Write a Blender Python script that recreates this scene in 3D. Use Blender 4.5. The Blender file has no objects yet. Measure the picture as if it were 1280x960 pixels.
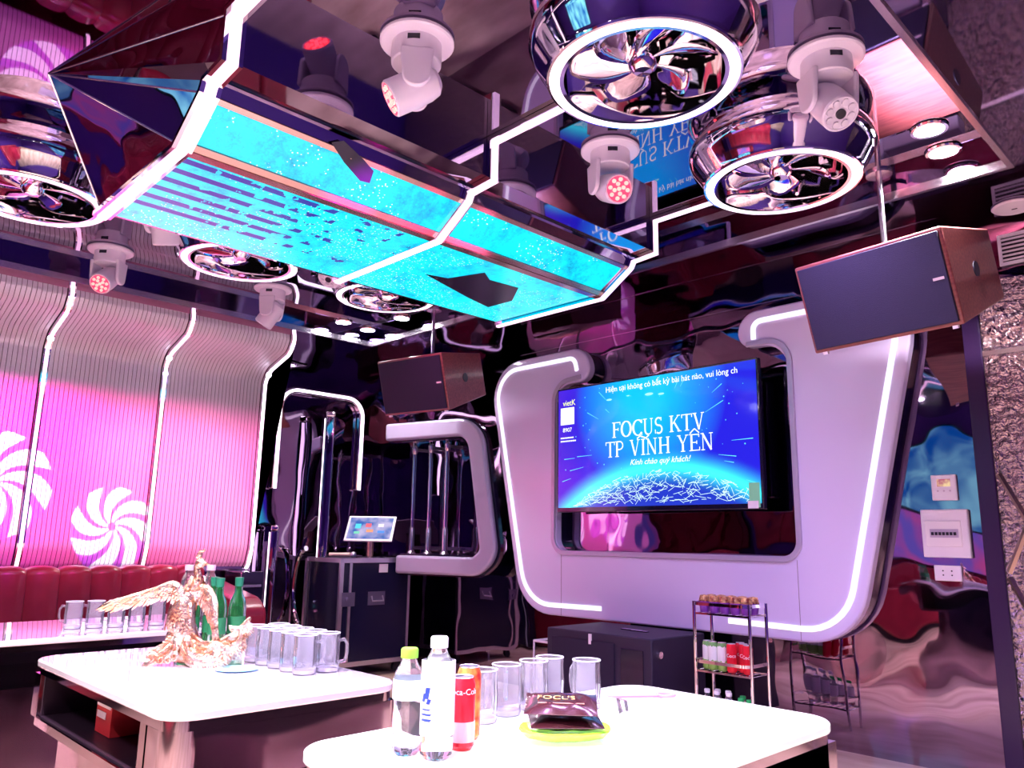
import bpy, bmesh, math, random
from mathutils import Vector, Matrix
random.seed(7)
PI = math.pi
S = bpy.context.scene
COL = S.collection
# ------------------------------------------------------------------ camera
FPX, YAW, PIT, ROL = 977.185, 0.79734, 0.19669, 0.016422
CAMZ = 1.12
_fw = Vector((-math.sin(YAW)*math.cos(PIT), math.cos(YAW)*math.cos(PIT), math.sin(PIT)))
_r = Vector((math.cos(YAW), math.sin(YAW), 0)); _u = _r.cross(_fw)
CR = _r*math.cos(ROL)+_u*math.sin(ROL); CU = -_r*math.sin(ROL)+_u*math.cos(ROL)
cd = bpy.data.cameras.new('camera'); cam = bpy.data.objects.new('camera', cd); COL.objects.link(cam)
cd.sensor_width = 36; cd.lens = FPX*36/1280; cd.clip_start = .02
M = Matrix(((CR.x, CU.x, -_fw.x, 0), (CR.y, CU.y, -_fw.y, 0), (CR.z, CU.z, -_fw.z, CAMZ), (0, 0, 0, 1)))
cam.matrix_world = M
S.camera = cam
S.view_settings.view_transform = 'Standard'; S.view_settings.look = 'None'
S.view_settings.gamma = 1; S.view_settings.use_curve_mapping = False
S.view_settings.exposure = 0.42
w = bpy.data.worlds.new('world'); S.world = w; w.use_nodes = True
w.node_tree.nodes['Background'].inputs[0].default_value = (.25, .15, .5, 1)
w.node_tree.nodes['Background'].inputs[1].default_value = .3
# ------------------------------------------------------------------ lights
def area(name, loc, size, power, color, target=None, spread=PI):
    l = bpy.data.lights.new(name, 'AREA'); l.shape = 'DISK'; l.size = size; l.energy = power; l.color = color; l.spread = spread
    o = bpy.data.objects.new(name, l); o.location = loc; COL.objects.link(o)
    if target is not None:
        o.rotation_euler = (Vector(target)-Vector(loc)).to_track_quat('-Z', 'Y').to_euler()
    return o
def spot(name, loc, target, power, color, ang, blend=.3, r=.04):
    l = bpy.data.lights.new(name, 'SPOT'); l.energy = power; l.color = color; l.spot_size = ang; l.spot_blend = blend; l.shadow_soft_size = r
    o = bpy.data.objects.new(name, l); o.location = loc; COL.objects.link(o)
    o.rotation_euler = (Vector(target)-Vector(loc)).to_track_quat('-Z', 'Y').to_euler()
    return o
LAV = (.72, .62, 1.0)
# downlights of the ceiling (the fittings are built further down)
DOWN = [(-.97, 3.45, 2.9), (-.99, 3.70, 2.9), (-5.55, 3.42, 2.9), (-5.08, 3.68, 2.9), (-5.60, 3.70, 2.9),
        (-.86, .25, 2.9), (-2.1, .2, 2.9), (-3.2, -.9, 2.9), (-1.2, -1.1, 2.9), (-5.0, -.6, 2.9)]  # this row: unseen lamps added to brighten the near table and floor
for i, p in enumerate(DOWN):
    area('downlight_lamp', (p[0], p[1], p[2]-.03), .08, (52, 40, 5, 8, 5, 0, 0, 22, 40, 8)[i] if i not in (5, 6) else 70, (1, .88, .93), (p[0], p[1], 0), 2.1)
for (x, y) in [(-1.42, .8), (-1.42, 1.93), (-1.42, 3.05), (-4.22, .8), (-4.22, 1.93), (-4.22, 3.05)]:
    area('ring_lamp', (x, y, 2.66), .6, 24 if x > -2 else 5, (.62, .46, 1.0) if x > -2 else (1, .25, .62), (x, y, 0), 2.6)
# magenta wash thrown on the ribbed wall by the moving heads
for y, pw, c in [(1.15, 780, (1, .005, .62)), (1.95, 900, (1, .005, .22)), (2.75, 1150, (1, .12, .42))]:
    spot('wash_beam', (-2.07, 2.05+.3*(y-2), 2.62), (-6.2, y, 1.75), pw, c, .55, .9)
def gobo(name, loc, target, power, ang, petals, petal_col, back_col, twist):
    o = spot(name, loc, target, power, (1, 1, 1), ang, .02, .004)
    l = o.data; l.use_nodes = True; nt = l.node_tree; N = nt.nodes; L = nt.links
    em = [n for n in N if n.type == 'EMISSION'][0]
    tc = N.new('ShaderNodeTexCoord'); sp = N.new('ShaderNodeSeparateXYZ'); L.new(tc.outputs['Normal'], sp.inputs[0])
    def m(op, a, b=None, c=None):
        n = N.new('ShaderNodeMath'); n.operation = op
        for k, v in enumerate((a, b, c)):
            if v is None: continue
            if isinstance(v, (int, float)): n.inputs[k].default_value = v
            else: L.new(v, n.inputs[k])
        return n.outputs[0]
    az = m('ABSOLUTE', sp.outputs[2]); k = 1/math.tan(ang/2)
    x = m('MULTIPLY', m('DIVIDE', sp.outputs[0], az), k); y = m('MULTIPLY', m('DIVIDE', sp.outputs[1], az), k)
    r = m('SQRT', m('ADD', m('MULTIPLY', x, x), m('MULTIPLY', y, y)))
    th = m('ARCTAN2', y, x)
    ph = m('ADD', m('MULTIPLY', th, petals), m('MULTIPLY', r, twist))
    wv = m('COSINE', ph)
    # petal: wide towards the rounded tip
    edge = m('SUBTRACT', m('MULTIPLY', m('SUBTRACT', r, .80), 3.2), .55)
    tip = m('MAXIMUM', edge, -.55)
    pet = m('MULTIPLY', m('GREATER_THAN', wv, tip), m('LESS_THAN', r, .99))
    core = m('GREATER_THAN', r, .10)
    mask = m('MULTIPLY', pet, core)
    mx = N.new('ShaderNodeMix'); mx.data_type = 'RGBA'
    L.new(mask, mx.inputs[0]); bk = N.new('ShaderNodeMix'); bk.data_type = 'RGBA'; L.new(m('LESS_THAN', y, -.15), bk.inputs[0]); bk.inputs[6].default_value = (*[c*.25 for c in back_col[:3]], 1); bk.inputs[7].default_value = back_col; L.new(bk.outputs[2], mx.inputs[6]); mx.inputs[7].default_value = petal_col
    L.new(mx.outputs[2], em.inputs[0])
    return o
gobo('petal_beam', (-2.9, 1.5, 2.5), (-6.2, 1.99, 1.18), 1150, .155, 8, (.60, .92, 1, 1), (.02, .02, .45, 1), 8.5)
gobo('petal_beam', (-2.9, 1.0, 2.5), (-6.2, 1.22, 1.45), 1300, .20, 8, (1, .8, 1, 1), (.25, .0, .5, 1), 8.5)

# ------------------------------------------------------------------ materials
MATS = {}
def mat(name, base=(.8, .8, .8), rough=.4, metal=0, emit=None, es=0, trans=0, coat=0, ior=1.45, bump=None, alpha=1):
    if name in MATS: return MATS[name]
    m = bpy.data.materials.new(name); m.use_nodes = True; nt = m.node_tree
    b = nt.nodes['Principled BSDF']; I = b.inputs
    I['Base Color'].default_value = (*base, 1); I['Roughness'].default_value = rough; I['Metallic'].default_value = metal
    I['IOR'].default_value = ior; I['Transmission Weight'].default_value = trans; I['Coat Weight'].default_value = coat
    if emit: I['Emission Color'].default_value = (*emit, 1); I['Emission Strength'].default_value = es
    if bump:
        sc, dist, det = bump
        tc = nt.nodes.new('ShaderNodeTexCoord'); n = nt.nodes.new('ShaderNodeTexNoise'); n.inputs['Scale'].default_value = sc; n.inputs['Detail'].default_value = det
        bp = nt.nodes.new('ShaderNodeBump'); bp.inputs['Distance'].default_value = dist; bp.inputs['Strength'].default_value = 1
        nt.links.new(tc.outputs['Object'], n.inputs['Vector']); nt.links.new(n.outputs['Fac'], bp.inputs['Height']); nt.links.new(bp.outputs[0], I['Normal'])
    MATS[name] = m; return m
def noise_color(m, c1, c2, scale, detail=4, stretch=(1, 1, 1), lo=.35, hi=.65, target='Base Color'):
    nt = m.node_tree; tc = nt.nodes.new('ShaderNodeTexCoord'); mp = nt.nodes.new('ShaderNodeMapping'); mp.inputs['Scale'].default_value = stretch
    n = nt.nodes.new('ShaderNodeTexNoise'); n.inputs['Scale'].default_value = scale; n.inputs['Detail'].default_value = detail
    cr = nt.nodes.new('ShaderNodeValToRGB'); cr.color_ramp.elements[0].position = lo; cr.color_ramp.elements[1].position = hi
    cr.color_ramp.elements[0].color = (*c1, 1); cr.color_ramp.elements[1].color = (*c2, 1)
    nt.links.new(tc.outputs['Object'], mp.inputs[0]); nt.links.new(mp.outputs[0], n.inputs['Vector']); nt.links.new(n.outputs['Fac'], cr.inputs[0])
    nt.links.new(cr.outputs[0], nt.nodes['Principled BSDF'].inputs[target])
    return m
ceil_m = mat('black_mirror_ceiling', (.27, .21, .32), .02, 1)
soff_m = mat('dark_mirror_soffit', (.20, .15, .28), .04, 1, bump=(1.2, .01, 1))
wall_m = mat('wavy_dark_mirror', (.32, .23, .34), .03, 1, bump=(1.3, .022, 2))
cap_m = mat('wavy_black_mirror', (.55, .46, .62), .02, 1, bump=(3.0, .012, 1))
foil_m = mat('crumpled_foil_mirror', (.50, .40, .42), .10, 1, bump=(22, .05, 5))
chrome = mat('chrome', (.92, .88, .94), .05, 1)
brushed = mat('brushed_steel', (.72, .68, .74), .22, 1)
steelw = mat('rosy_mirror_steel', (.50, .38, .47), .09, 1, bump=(2.2, .02, 1))
alu = mat('aluminium_edge', (.78, .74, .84), .3, 1)
led = mat('led_white', (1, 1, 1), .4, emit=(.96, .80, 1), es=2.2)
ledcool = mat('led_cool', (1, 1, 1), .4, emit=(.85, .85, 1), es=9)
ledpink = mat('led_pink', (1, .8, .9), .4, emit=(1, .62, .82), es=1.5)
ringm = mat('ring_light', (1, 1, 1), .4, emit=(1, .80, .98), es=1.25)
sled = mat('strip_glow', (1, .9, 1), .4, emit=(1, .70, .92), es=.85)
lacq = mat('white_lacquer', (.72, .66, .95), .22, coat=.4)
lacqs = mat('silver_lacquer', (.52, .47, .66), .3, .3)
blackpl = mat('black_plastic', (.012, .010, .025), .35)
blackgl = mat('black_gloss', (.010, .008, .03), .08, coat=.6)
grille_m = mat('black_grille_cloth', (.012, .007, .034), .7, bump=(400, .002, 2))
wood = noise_color(mat('red_brown_wood', (.3, .1, .07), .32, coat=.3), (.17, .04, .045), (.27, .08, .07), 6, 5, (1, 12, 12))
marble = noise_color(mat('brown_marble', (.5, .4, .3), .09), (.46, .32, .24), (.88, .68, .52), 1.3, 8, (1, 2.5, 1), .3, .7)
ribm = mat('ribbed_metal', (.80, .78, .84), .34, .25)
ribback = mat('rib_backing', (.12, .05, .08), .7)
leather = noise_color(mat('red_leather', (.4, .02, .03), .28, coat=.3), (.20, .008, .03), (.32, .02, .05), 3)
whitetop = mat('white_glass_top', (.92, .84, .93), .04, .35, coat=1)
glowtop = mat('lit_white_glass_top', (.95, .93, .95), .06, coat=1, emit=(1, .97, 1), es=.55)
def thin_glass():
    m = bpy.data.materials.new('clear_glass'); m.use_nodes = True; N = m.node_tree.nodes; L = m.node_tree.links; N.clear()
    o = N.new('ShaderNodeOutputMaterial'); t = N.new('ShaderNodeBsdfTransparent'); t.inputs[0].default_value = (.97, .97, 1, 1)
    g = N.new('ShaderNodeBsdfGlossy'); g.inputs['Roughness'].default_value = .03; lw = N.new('ShaderNodeLayerWeight'); lw.inputs[0].default_value = .42
    d = N.new('ShaderNodeBsdfDiffuse'); d.inputs[0].default_value = (.9, .88, 1, 1); m1 = N.new('ShaderNodeMixShader'); m1.inputs[0].default_value = .07
    mx = N.new('ShaderNodeMixShader'); L.new(lw.outputs['Fresnel'], mx.inputs[0]); L.new(t.outputs[0], m1.inputs[1]); L.new(d.outputs[0], m1.inputs[2]); m1.inputs[0].default_value = .13; lw.inputs[0].default_value = .16; tr = N.new('ShaderNodeBsdfTranslucent'); tr.inputs[0].default_value = (.95, .93, 1, 1); m2 = N.new('ShaderNodeMixShader'); L.new(d.outputs[0], m2.inputs[1]); L.new(tr.outputs[0], m2.inputs[2]); L.new(m2.outputs[0], m1.inputs[2]); L.new(m1.outputs[0], mx.inputs[1]); L.new(g.outputs[0], mx.inputs[2]); L.new(mx.outputs[0], o.inputs[0]); return m
glass = thin_glass()
plwhite = mat('white_plastic', (.86, .82, .88), .3, coat=.2)
pvclav = mat('pale_lamp_housing', (.84, .78, .90), .28, coat=.3)
red_led = mat('red_led', (1, .1, .1), .4, emit=(1, .01, .05), es=2.5)
hot_led = mat('hot_led', (1, .6, .5), .4, emit=(1, .06, .05), es=6)
off_led = mat('unlit_lens', (.75, .70, .8), .15)
gold = noise_color(mat('champagne_gold', (.85, .6, .45), .24, 1, bump=(160, .003, 3)), (.80, .42, .26), (.98, .76, .62), 34, 3)
def E(name, c, s): return mat(name, (0, 0, 0), 1, emit=c, es=s)
# ------------------------------------------------------------------ mesh helpers
def orient(d):
    return Vector(d).normalized().to_track_quat('Z', 'Y').to_matrix()
class B:
    def __init__(s): s.bm = bmesh.new()
    def add(s, vs, fs):
        v = [s.bm.verts.new(p) for p in vs]
        for f in fs:
            try: s.bm.faces.new([v[i] for i in f])
            except ValueError: pass
        return s
    def box(s, a, b, R=None, o=(0, 0, 0)):
        x0, y0, z0 = a; x1, y1, z1 = b
        vs = [Vector(p) for p in [(x0, y0, z0), (x1, y0, z0), (x1, y1, z0), (x0, y1, z0), (x0, y0, z1), (x1, y0, z1), (x1, y1, z1), (x0, y1, z1)]]
        if R is not None: vs = [R@v+Vector(o) for v in vs]
        return s.add(vs, [(0, 3, 2, 1), (4, 5, 6, 7), (0, 1, 5, 4), (1, 2, 6, 5), (2, 3, 7, 6), (3, 0, 4, 7)])
    def hexa(s, vs): return s.add(vs, [(0, 3, 2, 1), (4, 5, 6, 7), (0, 1, 5, 4), (1, 2, 6, 5), (2, 3, 7, 6), (3, 0, 4, 7)])
    def cyl(s, p0, p1, r0, r1=None, n=16, cap=True):
        r1 = r0 if r1 is None else r1; p0 = Vector(p0); p1 = Vector(p1); R = orient(p1-p0); vs = []
        for p, r in ((p0, r0), (p1, r1)):
            for i in range(n):
                a = 2*PI*i/n; vs.append(p+R@Vector((r*math.cos(a), r*math.sin(a), 0)))
        fs = [(i, (i+1) % n, n+(i+1) % n, n+i) for i in range(n)]
        if cap: fs += [tuple(range(n))[::-1], tuple(range(n, 2*n))]
        return s.add(vs, fs)
    def lathe(s, prof, c=(0, 0, 0), n=32, R=None, cap0=False, cap1=False):
        c = Vector(c); vs = []
        for r, z in prof:
            for i in range(n):
                a = 2*PI*i/n; q = Vector((max(r, 1e-5)*math.cos(a), max(r, 1e-5)*math.sin(a), z))
                vs.append(c+(R@q if R is not None else q))
        m = len(prof); fs = []
        for k in range(m-1):
            for i in range(n): fs.append((k*n+i, k*n+(i+1) % n, (k+1)*n+(i+1) % n, (k+1)*n+i))
        if cap0: fs.append(tuple(range(n))[::-1])
        if cap1: fs.append(tuple(range((m-1)*n, m*n)))
        return s.add(vs, fs)
    def tube(s, path, r, n=10, closed=False):
        P = [Vector(p) for p in path]; m = len(P); vs = []; up = None
        for i in range(m):
            a = P[i-1] if (i > 0 or closed) else P[0]; b = P[(i+1) % m] if (i < m-1 or closed) else P[-1]
            t = (b-a).normalized()
            if up is None:
                up = Vector((0, 0, 1)) if abs(t.z) < .9 else Vector((1, 0, 0))
            x = up.cross(t).normalized(); up = t.cross(x).normalized()
            rr = r[i] if isinstance(r, (list, tuple)) else r
            for k in range(n):
                an = 2*PI*k/n; vs.append(P[i]+x*rr*math.cos(an)+up*rr*math.sin(an))
        fs = []
        for i in range(m if closed else m-1):
            j = (i+1) % m
            for k in range(n): fs.append((i*n+k, i*n+(k+1) % n, j*n+(k+1) % n, j*n+k))
        if not closed: fs += [tuple(range(n))[::-1], tuple(range((m-1)*n, m*n))]
        return s.add(vs, fs)
    def prism(s, poly, f, lo, hi):
        n = len(poly); vs = [Vector(f(a, b, lo)) for a, b in poly]+[Vector(f(a, b, hi)) for a, b in poly]
        return s.add(vs, [tuple(range(n)), tuple(range(n, 2*n))[::-1]]+[(i, n+i, n+(i+1) % n, (i+1) % n) for i in range(n)])
    def sphere(s, c, r, nu=16, nv=10, sc=(1, 1, 1), R=None):
        prof = [(r*math.sin(PI*k/nv), -r*math.cos(PI*k/nv)) for k in range(nv+1)]
        t = B(); 
        c = Vector(c); vs = []
        for rr, z in prof:
            for i in range(nu):
                a = 2*PI*i/nu; q = Vector((max(rr, 1e-5)*math.cos(a)*sc[0], max(rr, 1e-5)*math.sin(a)*sc[1], z*sc[2])); vs.append(c+(R@q if R is not None else q))
        t.bm.free()
        return s.add(vs, [(k*nu+i, k*nu+(i+1) % nu, (k+1)*nu+(i+1) % nu, (k+1)*nu+i) for k in range(nv) for i in range(nu)])
    def build(s, name, m, parent=None, bevel=0, smooth=True, seg=2, fix=True, label=None):
        if fix: bmesh.ops.recalc_face_normals(s.bm, faces=s.bm.faces)
        me = bpy.data.meshes.new(name); s.bm.to_mesh(me); s.bm.free()
        ms = m if isinstance(m, list) else [m]
        for k in ms: me.materials.append(k)
        o = bpy.data.objects.new(name, me); COL.objects.link(o)
        if parent is not None:
            o.parent = parent
        if bevel:
            md = o.modifiers.new('bevel', 'BEVEL'); md.width = bevel; md.segments = seg; md.limit_method = 'ANGLE'; md.angle_limit = .6
        if smooth:
            for p in me.polygons: p.use_smooth = True
            try: me.set_sharp_from_angle(angle=.6)
            except Exception: pass
        if label: o['label'] = label
        return o
def tag(o, label, cat, group=None, kind=None):
    o['label'] = label; o['category'] = cat
    if group: o['group'] = group
    if kind: o['kind'] = kind
    return o
def struct(o, label=None):
    o['kind'] = 'structure'
    if label: o['label'] = label
    return o
def thing(name, label, cat, loc=(0, 0, 0), rz=0, group=None):
    o = bpy.data.objects.new(name, None); COL.objects.link(o); o.empty_display_size = .1
    o.location = loc; o.rotation_euler = (0, 0, rz); return tag(o, label, cat, group)
def dup(root, loc, rz=None, label=None, group=None):
    r = root.copy(); COL.objects.link(r); r.location = loc
    if rz is not None: r.rotation_euler = (0, 0, rz)
    if label: r['label'] = label
    if group: r['group'] = group
    for ch in list(root.children):
        c = ch.copy(); COL.objects.link(c); c.parent = r
        for g in list(ch.children):
            d = g.copy(); COL.objects.link(d); d.parent = c
    return r
def fillet(pts, rad, n=6, closed=False):
    out = []; m = len(pts)
    for i in range(m):
        p = Vector(pts[i])
        r = rad[i] if isinstance(rad, (list, tuple)) else rad
        if (not closed and i in (0, m-1)) or r <= 0: out.append(p); continue
        a = (Vector(pts[i-1])-p); b = (Vector(pts[(i+1) % m])-p)
        ang = a.angle(b); t = min(r/math.tan(ang/2), a.length*.49, b.length*.49); rr = t*math.tan(ang/2)
        a.normalize(); b.normalize(); A = p+a*t; Bp = p+b*t; C = p+(a+b).normalized()*(rr/math.sin(ang/2))
        va = A-C; vb = Bp-C; tot = va.angle(vb)
        for k in range(n+1):
            f = k/n; out.append(C+(va*math.sin((1-f)*tot)+vb*math.sin(f*tot))/max(math.sin(tot), 1e-6))
    return out
def offset2(pts, d, closed=False):
    m = len(pts); out = []
    for i in range(m):
        p = Vector(pts[i])
        a = Vector(pts[i-1]) if (i > 0 or closed) else None; b = Vector(pts[(i+1) % m]) if (i < m-1 or closed) else None
        ns = []
        if a is not None and (p-a).length > 1e-7: t = (p-a).normalized(); ns.append(Vector((-t.y, t.x)))
        if b is not None and (b-p).length > 1e-7: t = (b-p).normalized(); ns.append(Vector((-t.y, t.x)))
        n = sum(ns, Vector((0, 0))); n.normalize()
        k = max(n.dot(ns[0]), .35); out.append(p+n*(d/k))
    return out
def band(b, pts, d0, d1, f, lo, hi, closed=False):
    """strip between two offsets of a 2D line, with thickness lo..hi"""
    A = offset2(pts, d0, closed); C = offset2(pts, d1, closed); m = len(pts); vs = []
    for i in range(m):
        vs += [Vector(f(A[i].x, A[i].y, lo)), Vector(f(C[i].x, C[i].y, lo)), Vector(f(C[i].x, C[i].y, hi)), Vector(f(A[i].x, A[i].y, hi))]
    fs = []
    for i in range(m if closed else m-1):
        j = (i+1) % m
        for k in range(4): fs.append((i*4+k, i*4+(k+1) % 4, j*4+(k+1) % 4, j*4+k))
    if not closed: fs += [(3, 2, 1, 0), tuple((m-1)*4+k for k in range(4))]
    return b.add(vs, fs)
XZ = lambda a, b, t: (a, t, b)
YZ = lambda a, b, t: (t, a, b)
XY = lambda a, b, t: (a, b, t)
def rrect(x0, y0, x1, y1, r, n=6): return fillet([Vector((x0, y0)), Vector((x1, y0)), Vector((x1, y1)), Vector((x0, y1))], r, n, True)
def ll(pts): return [(p[0], p[1]) for p in pts]
def text_mesh(name, s, size, m, parent, mtx, align='CENTER', extrude=.0006, shear=0, xs=1):
    c = bpy.data.curves.new(name, 'FONT'); c.body = s; c.size = size; c.align_x = align; c.extrude = extrude; c.shear = shear; c.resolution_u = 3
    o = bpy.data.objects.new(name, c); COL.objects.link(o)
    me = bpy.data.meshes.new_from_object(o.evaluated_get(bpy.context.evaluated_depsgraph_get()))
    bpy.data.objects.remove(o)
    me.transform(mtx@Matrix.Diagonal((xs, 1, 1, 1))); me.materials.clear(); me.materials.append(m)
    q = bpy.data.objects.new(name, me); COL.objects.link(q); q.parent = parent
    return q
def seg2(b, p, q, w0, w1=None, f=None):
    """flat tapering stroke from p to q in 2D"""
    w1 = w0 if w1 is None else w1; p = Vector(p); q = Vector(q); t = (q-p).normalized(); n = Vector((-t.y, t.x))
    b.add([Vector(f(*v)) for v in (p-n*w0/2, q-n*w1/2, q+n*w1/2, p+n*w0/2)], [(0, 1, 2, 3)])
# ------------------------------------------------------------------ room
D = 4.59; XL = -6.3; XR = 1.6; YB = -2.6; HC = 2.9; HS = 2.8
SX0, SX1, SY1 = -5.72, -.775, 3.83
struct(B().box((XL-.1, YB-.1, -.1), (XR+.1, D+.1, 0)).build('floor', marble, smooth=False))
struct(B().box((XL-.1, YB-.1, HC), (XR+.1, D+.1, HC+.1)).build('ceiling', ceil_m, smooth=False))
struct(B().box((XL-.1, D, 0), (XR+.1, D+.1, HC)).build('wall_back', wall_m, smooth=False))
struct(B().box((XL-.1, YB-.1, 0), (XL, D, HC)).build('wall_left', wall_m, smooth=False))
struct(B().box((XR, YB-.1, 0), (XR+.1, D, HC)).build('wall_right', mat('plum_wall', (.05, .02, .24), .3), smooth=False))
struct(B().box((XL, YB-.1, 0), (XR, YB, HC)).build('wall_front', mat('plum_wall'), smooth=False))
# lower ceiling band around the edge with a bright steel lip
s = B(); s.box((XL, SY1, HS), (XR, D, HC)); s.box((SX1, YB, HS), (XR, SY1, HC)); s.box((XL, YB, HS), (SX0, SY1, HC))
struct(s.build('trim_1', soff_m, smooth=False))
s = B(); t = .022
s.box((SX0-t, SY1-.002, HS-.012), (SX1+t, SY1+t, HS+.03)); s.box((SX1-.002, YB, HS-.012), (SX1+t, SY1-.002, HS+.03)); s.box((SX0-t, YB, HS-.012), (SX0+.002, SY1-.002, HS+.03))
struct(s.build('trim_2', brushed, smooth=False))
# seams in the mirrored back wall
s = B(); s.box((-4.6, D-.004, 2.66), (-1.3, D+.01, 2.665)); struct(s.build('trim_3', brushed, smooth=False))

# rear side of the room, seen only in the mirrors
rw = thing('padded_wall', 'red padded wall behind the camera, seen only as a reflection', 'wall panel', (-4.0, YB, .9))
for k in range(11):
    s = B(); s.box((-2.2+k*.36, .005, 0), (-2.2+k*.36+.35, .07, .85)); s.build('pad', leather, rw, bevel=.03, seg=3)
vs_ = thing('video_wall', 'cyan and pink video wall behind the camera, seen only as a reflection', 'screen', (-3.65, YB+.085, 1.0))
s = B(); s.box((-.98, 0, -.03), (.98, .05, 1.60)); s.build('frame', blackgl, vs_, bevel=.01)
s = B(); s.box((-.94, .051, .62), (.94, .056, 1.56)); s.build('screen', noise_color(E('rear_screen', (0, .7, 1), 1.0), (0, .12, .5), (.3, .95, 1), 3, 3, target='Emission Color'), vs_)
s = B(); s.box((-.94, .051, .0), (.94, .056, .56)); s.build('screen', noise_color(E('rear_pink_screen', (1, .2, .6), .8), (.25, .2, .9), (1, .15, .5), 2, 2, target='Emission Color'), vs_)
# ------------------------------------------------------------------ ribbed left wall panels
prof = fillet([Vector(p) for p in [(-5.79, 2.80), (-5.765, 2.71), (-5.82, 2.62), (-6.14, 2.52), (-6.22, 2.42), (-6.23, 1.02), (-6.27, .90), (-6.30, .87)]], [0, .05, .10, .16, .12, .25, .05, 0], 7)
YS = [.59, 1.42, 2.25, 3.09]
def rib_panel(y0, y1, label):
    r = thing('ribbed_wall_panel', label, 'wall panel', (0, y0, 0), 0, 'ribbed metal panels of the left wall')
    y0r, y1r = 0, y1-y0
    s = B(); n = 26; stp = (y1r-y0r-.05)/n
    for i in range(n):
        a = y0r+.025+i*stp+.0013; b_ = a+stp-.0026
        m = len(prof); vs = []
        O = offset2(prof, 0.0); I2 = offset2(prof, .004)
        for k in range(m):
            vs += [(O[k].x, a+.002, O[k].y), (O[k].x, b_-.002, O[k].y)]
        base = len(vs)
        for k in range(m): vs += [(I2[k].x, a, I2[k].y), (I2[k].x, b_, I2[k].y)]
        fs = []
        for k in range(m-1):
            fs.append((2*k, 2*k+1, 2*k+3, 2*k+2))
            fs.append((2*k, 2*k+2, base+2*k+2, base+2*k)); fs.append((2*k+1, base+2*k+1, base+2*k+3, 2*k+3))
        s.add([Vector(v) for v in vs], fs)
    s.build('slat_facing', ribm, r, fix=False)
    s = B(); band(s, prof, .006, .03, XZ, y0r+.024, y1r-.024); s.build('backing', ribback, r)
    s = B(); P2 = [Vector((-5.80, 2.765)), Vector((-5.80, 2.80))]
    s.box((-5.80, y0r+.024, 2.755), (-5.772, y1r-.024, 2.80)); s.build('top_rail', mat('rosy_rail', (.55, .25, .38), .4, .5), r)
    return r
# which side of the profile is the wall side
_t = offset2(prof, .01)
OUT = 1 if _t[len(_t)//2].x < prof[len(prof)//2].x else -1
if OUT < 0: prof = prof[::-1]; OUT = 1
for k, lb in enumerate(['ribbed metal wall panel at the left picture edge under magenta petal light', 'ribbed metal wall panel between two light strips, lit hot pink', 'ribbed metal wall panel nearest the glass light tubes, lit pale pink']):
    rib_panel(YS[k], YS[k+1], lb)
for k, lb in enumerate([None, 'light strip on the ribbed wall, leftmost in view', 'light strip on the ribbed wall between the middle and right panels', 'bright light strip closing the right end of the ribbed wall']):
    if lb is None: continue
    r = thing('light_strip', lb, 'light strip', (0, YS[k], 0), 0, 'light strips between the ribbed wall panels')
    s = B(); band(s, prof, -.024, .012, XZ, -.022, .022); s.build('housing', chrome, r)
    s = B(); band(s, prof, -.032, -.02, XZ, -.011, .011); s.build('light_line', ledpink if k < 3 else led, r)
    # small bright lamp where the curve meets the face
    s = B(); s.sphere((-6.15, 0, 2.47), .022, 12, 8); s.build('lamp', ledcool, r)
    if k == 3:
        s = B(); poly = [(p.x, p.y) for p in prof]+[(-6.29, .88), (-6.29, 2.79)]
        s.prism(poly, XZ, .0225, .028); s.build('end_plate', blackgl, r)

# ------------------------------------------------------------------ hanging ceiling canopy with screens
PF = [Vector(p) for p in [(-2.41, HC), (-2.41, 2.71), (-2.555, 2.70), (-2.575, 2.66), (-2.775, 2.53), (-3.66, 2.53), (-3.66, HC)]]
Y0, Y1 = .98, 3.43
can = thing('ceiling_screen_canopy', 'faceted mirror canopy under the ceiling carrying cyan screens and light strips', 'ceiling canopy', (-3.1, 2.2, HC))
cl = Vector((-3.1, 2.2, HC))
class BB(B):
    def build(s, *a, **k):
        bmesh.ops.translate(s.bm, verts=s.bm.verts, vec=-cl); return super().build(*a, **k)
s = BB(); s.prism(ll(PF[:-1])+[(-3.66, HC)], XZ, Y0, Y1); s.build('canopy_body', mat('canopy_steel', (.42, .36, .50), .04, 1), can, smooth=False)
apx = Vector((-3.30, .63, HC)); apx2 = Vector((-3.30, 3.80, HC))
def endcap(ap, y):
    s = BB(); vs = [ap]+[Vector((p.x, y, p.y)) for p in PF]
    s.add(vs, [(0, i, i+1) for i in range(1, len(PF))]); s.build('end_cap', cap_m, can, smooth=False, label='wavy black mirror end cap')
    s = BB()
    for i in (1, 4, 5, 6): s.tube([ap, vs[i]], .004, 5)
    s.build('edge_trim', brushed, can)
endcap(apx, Y0); endcap(apx2, Y1)
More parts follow.
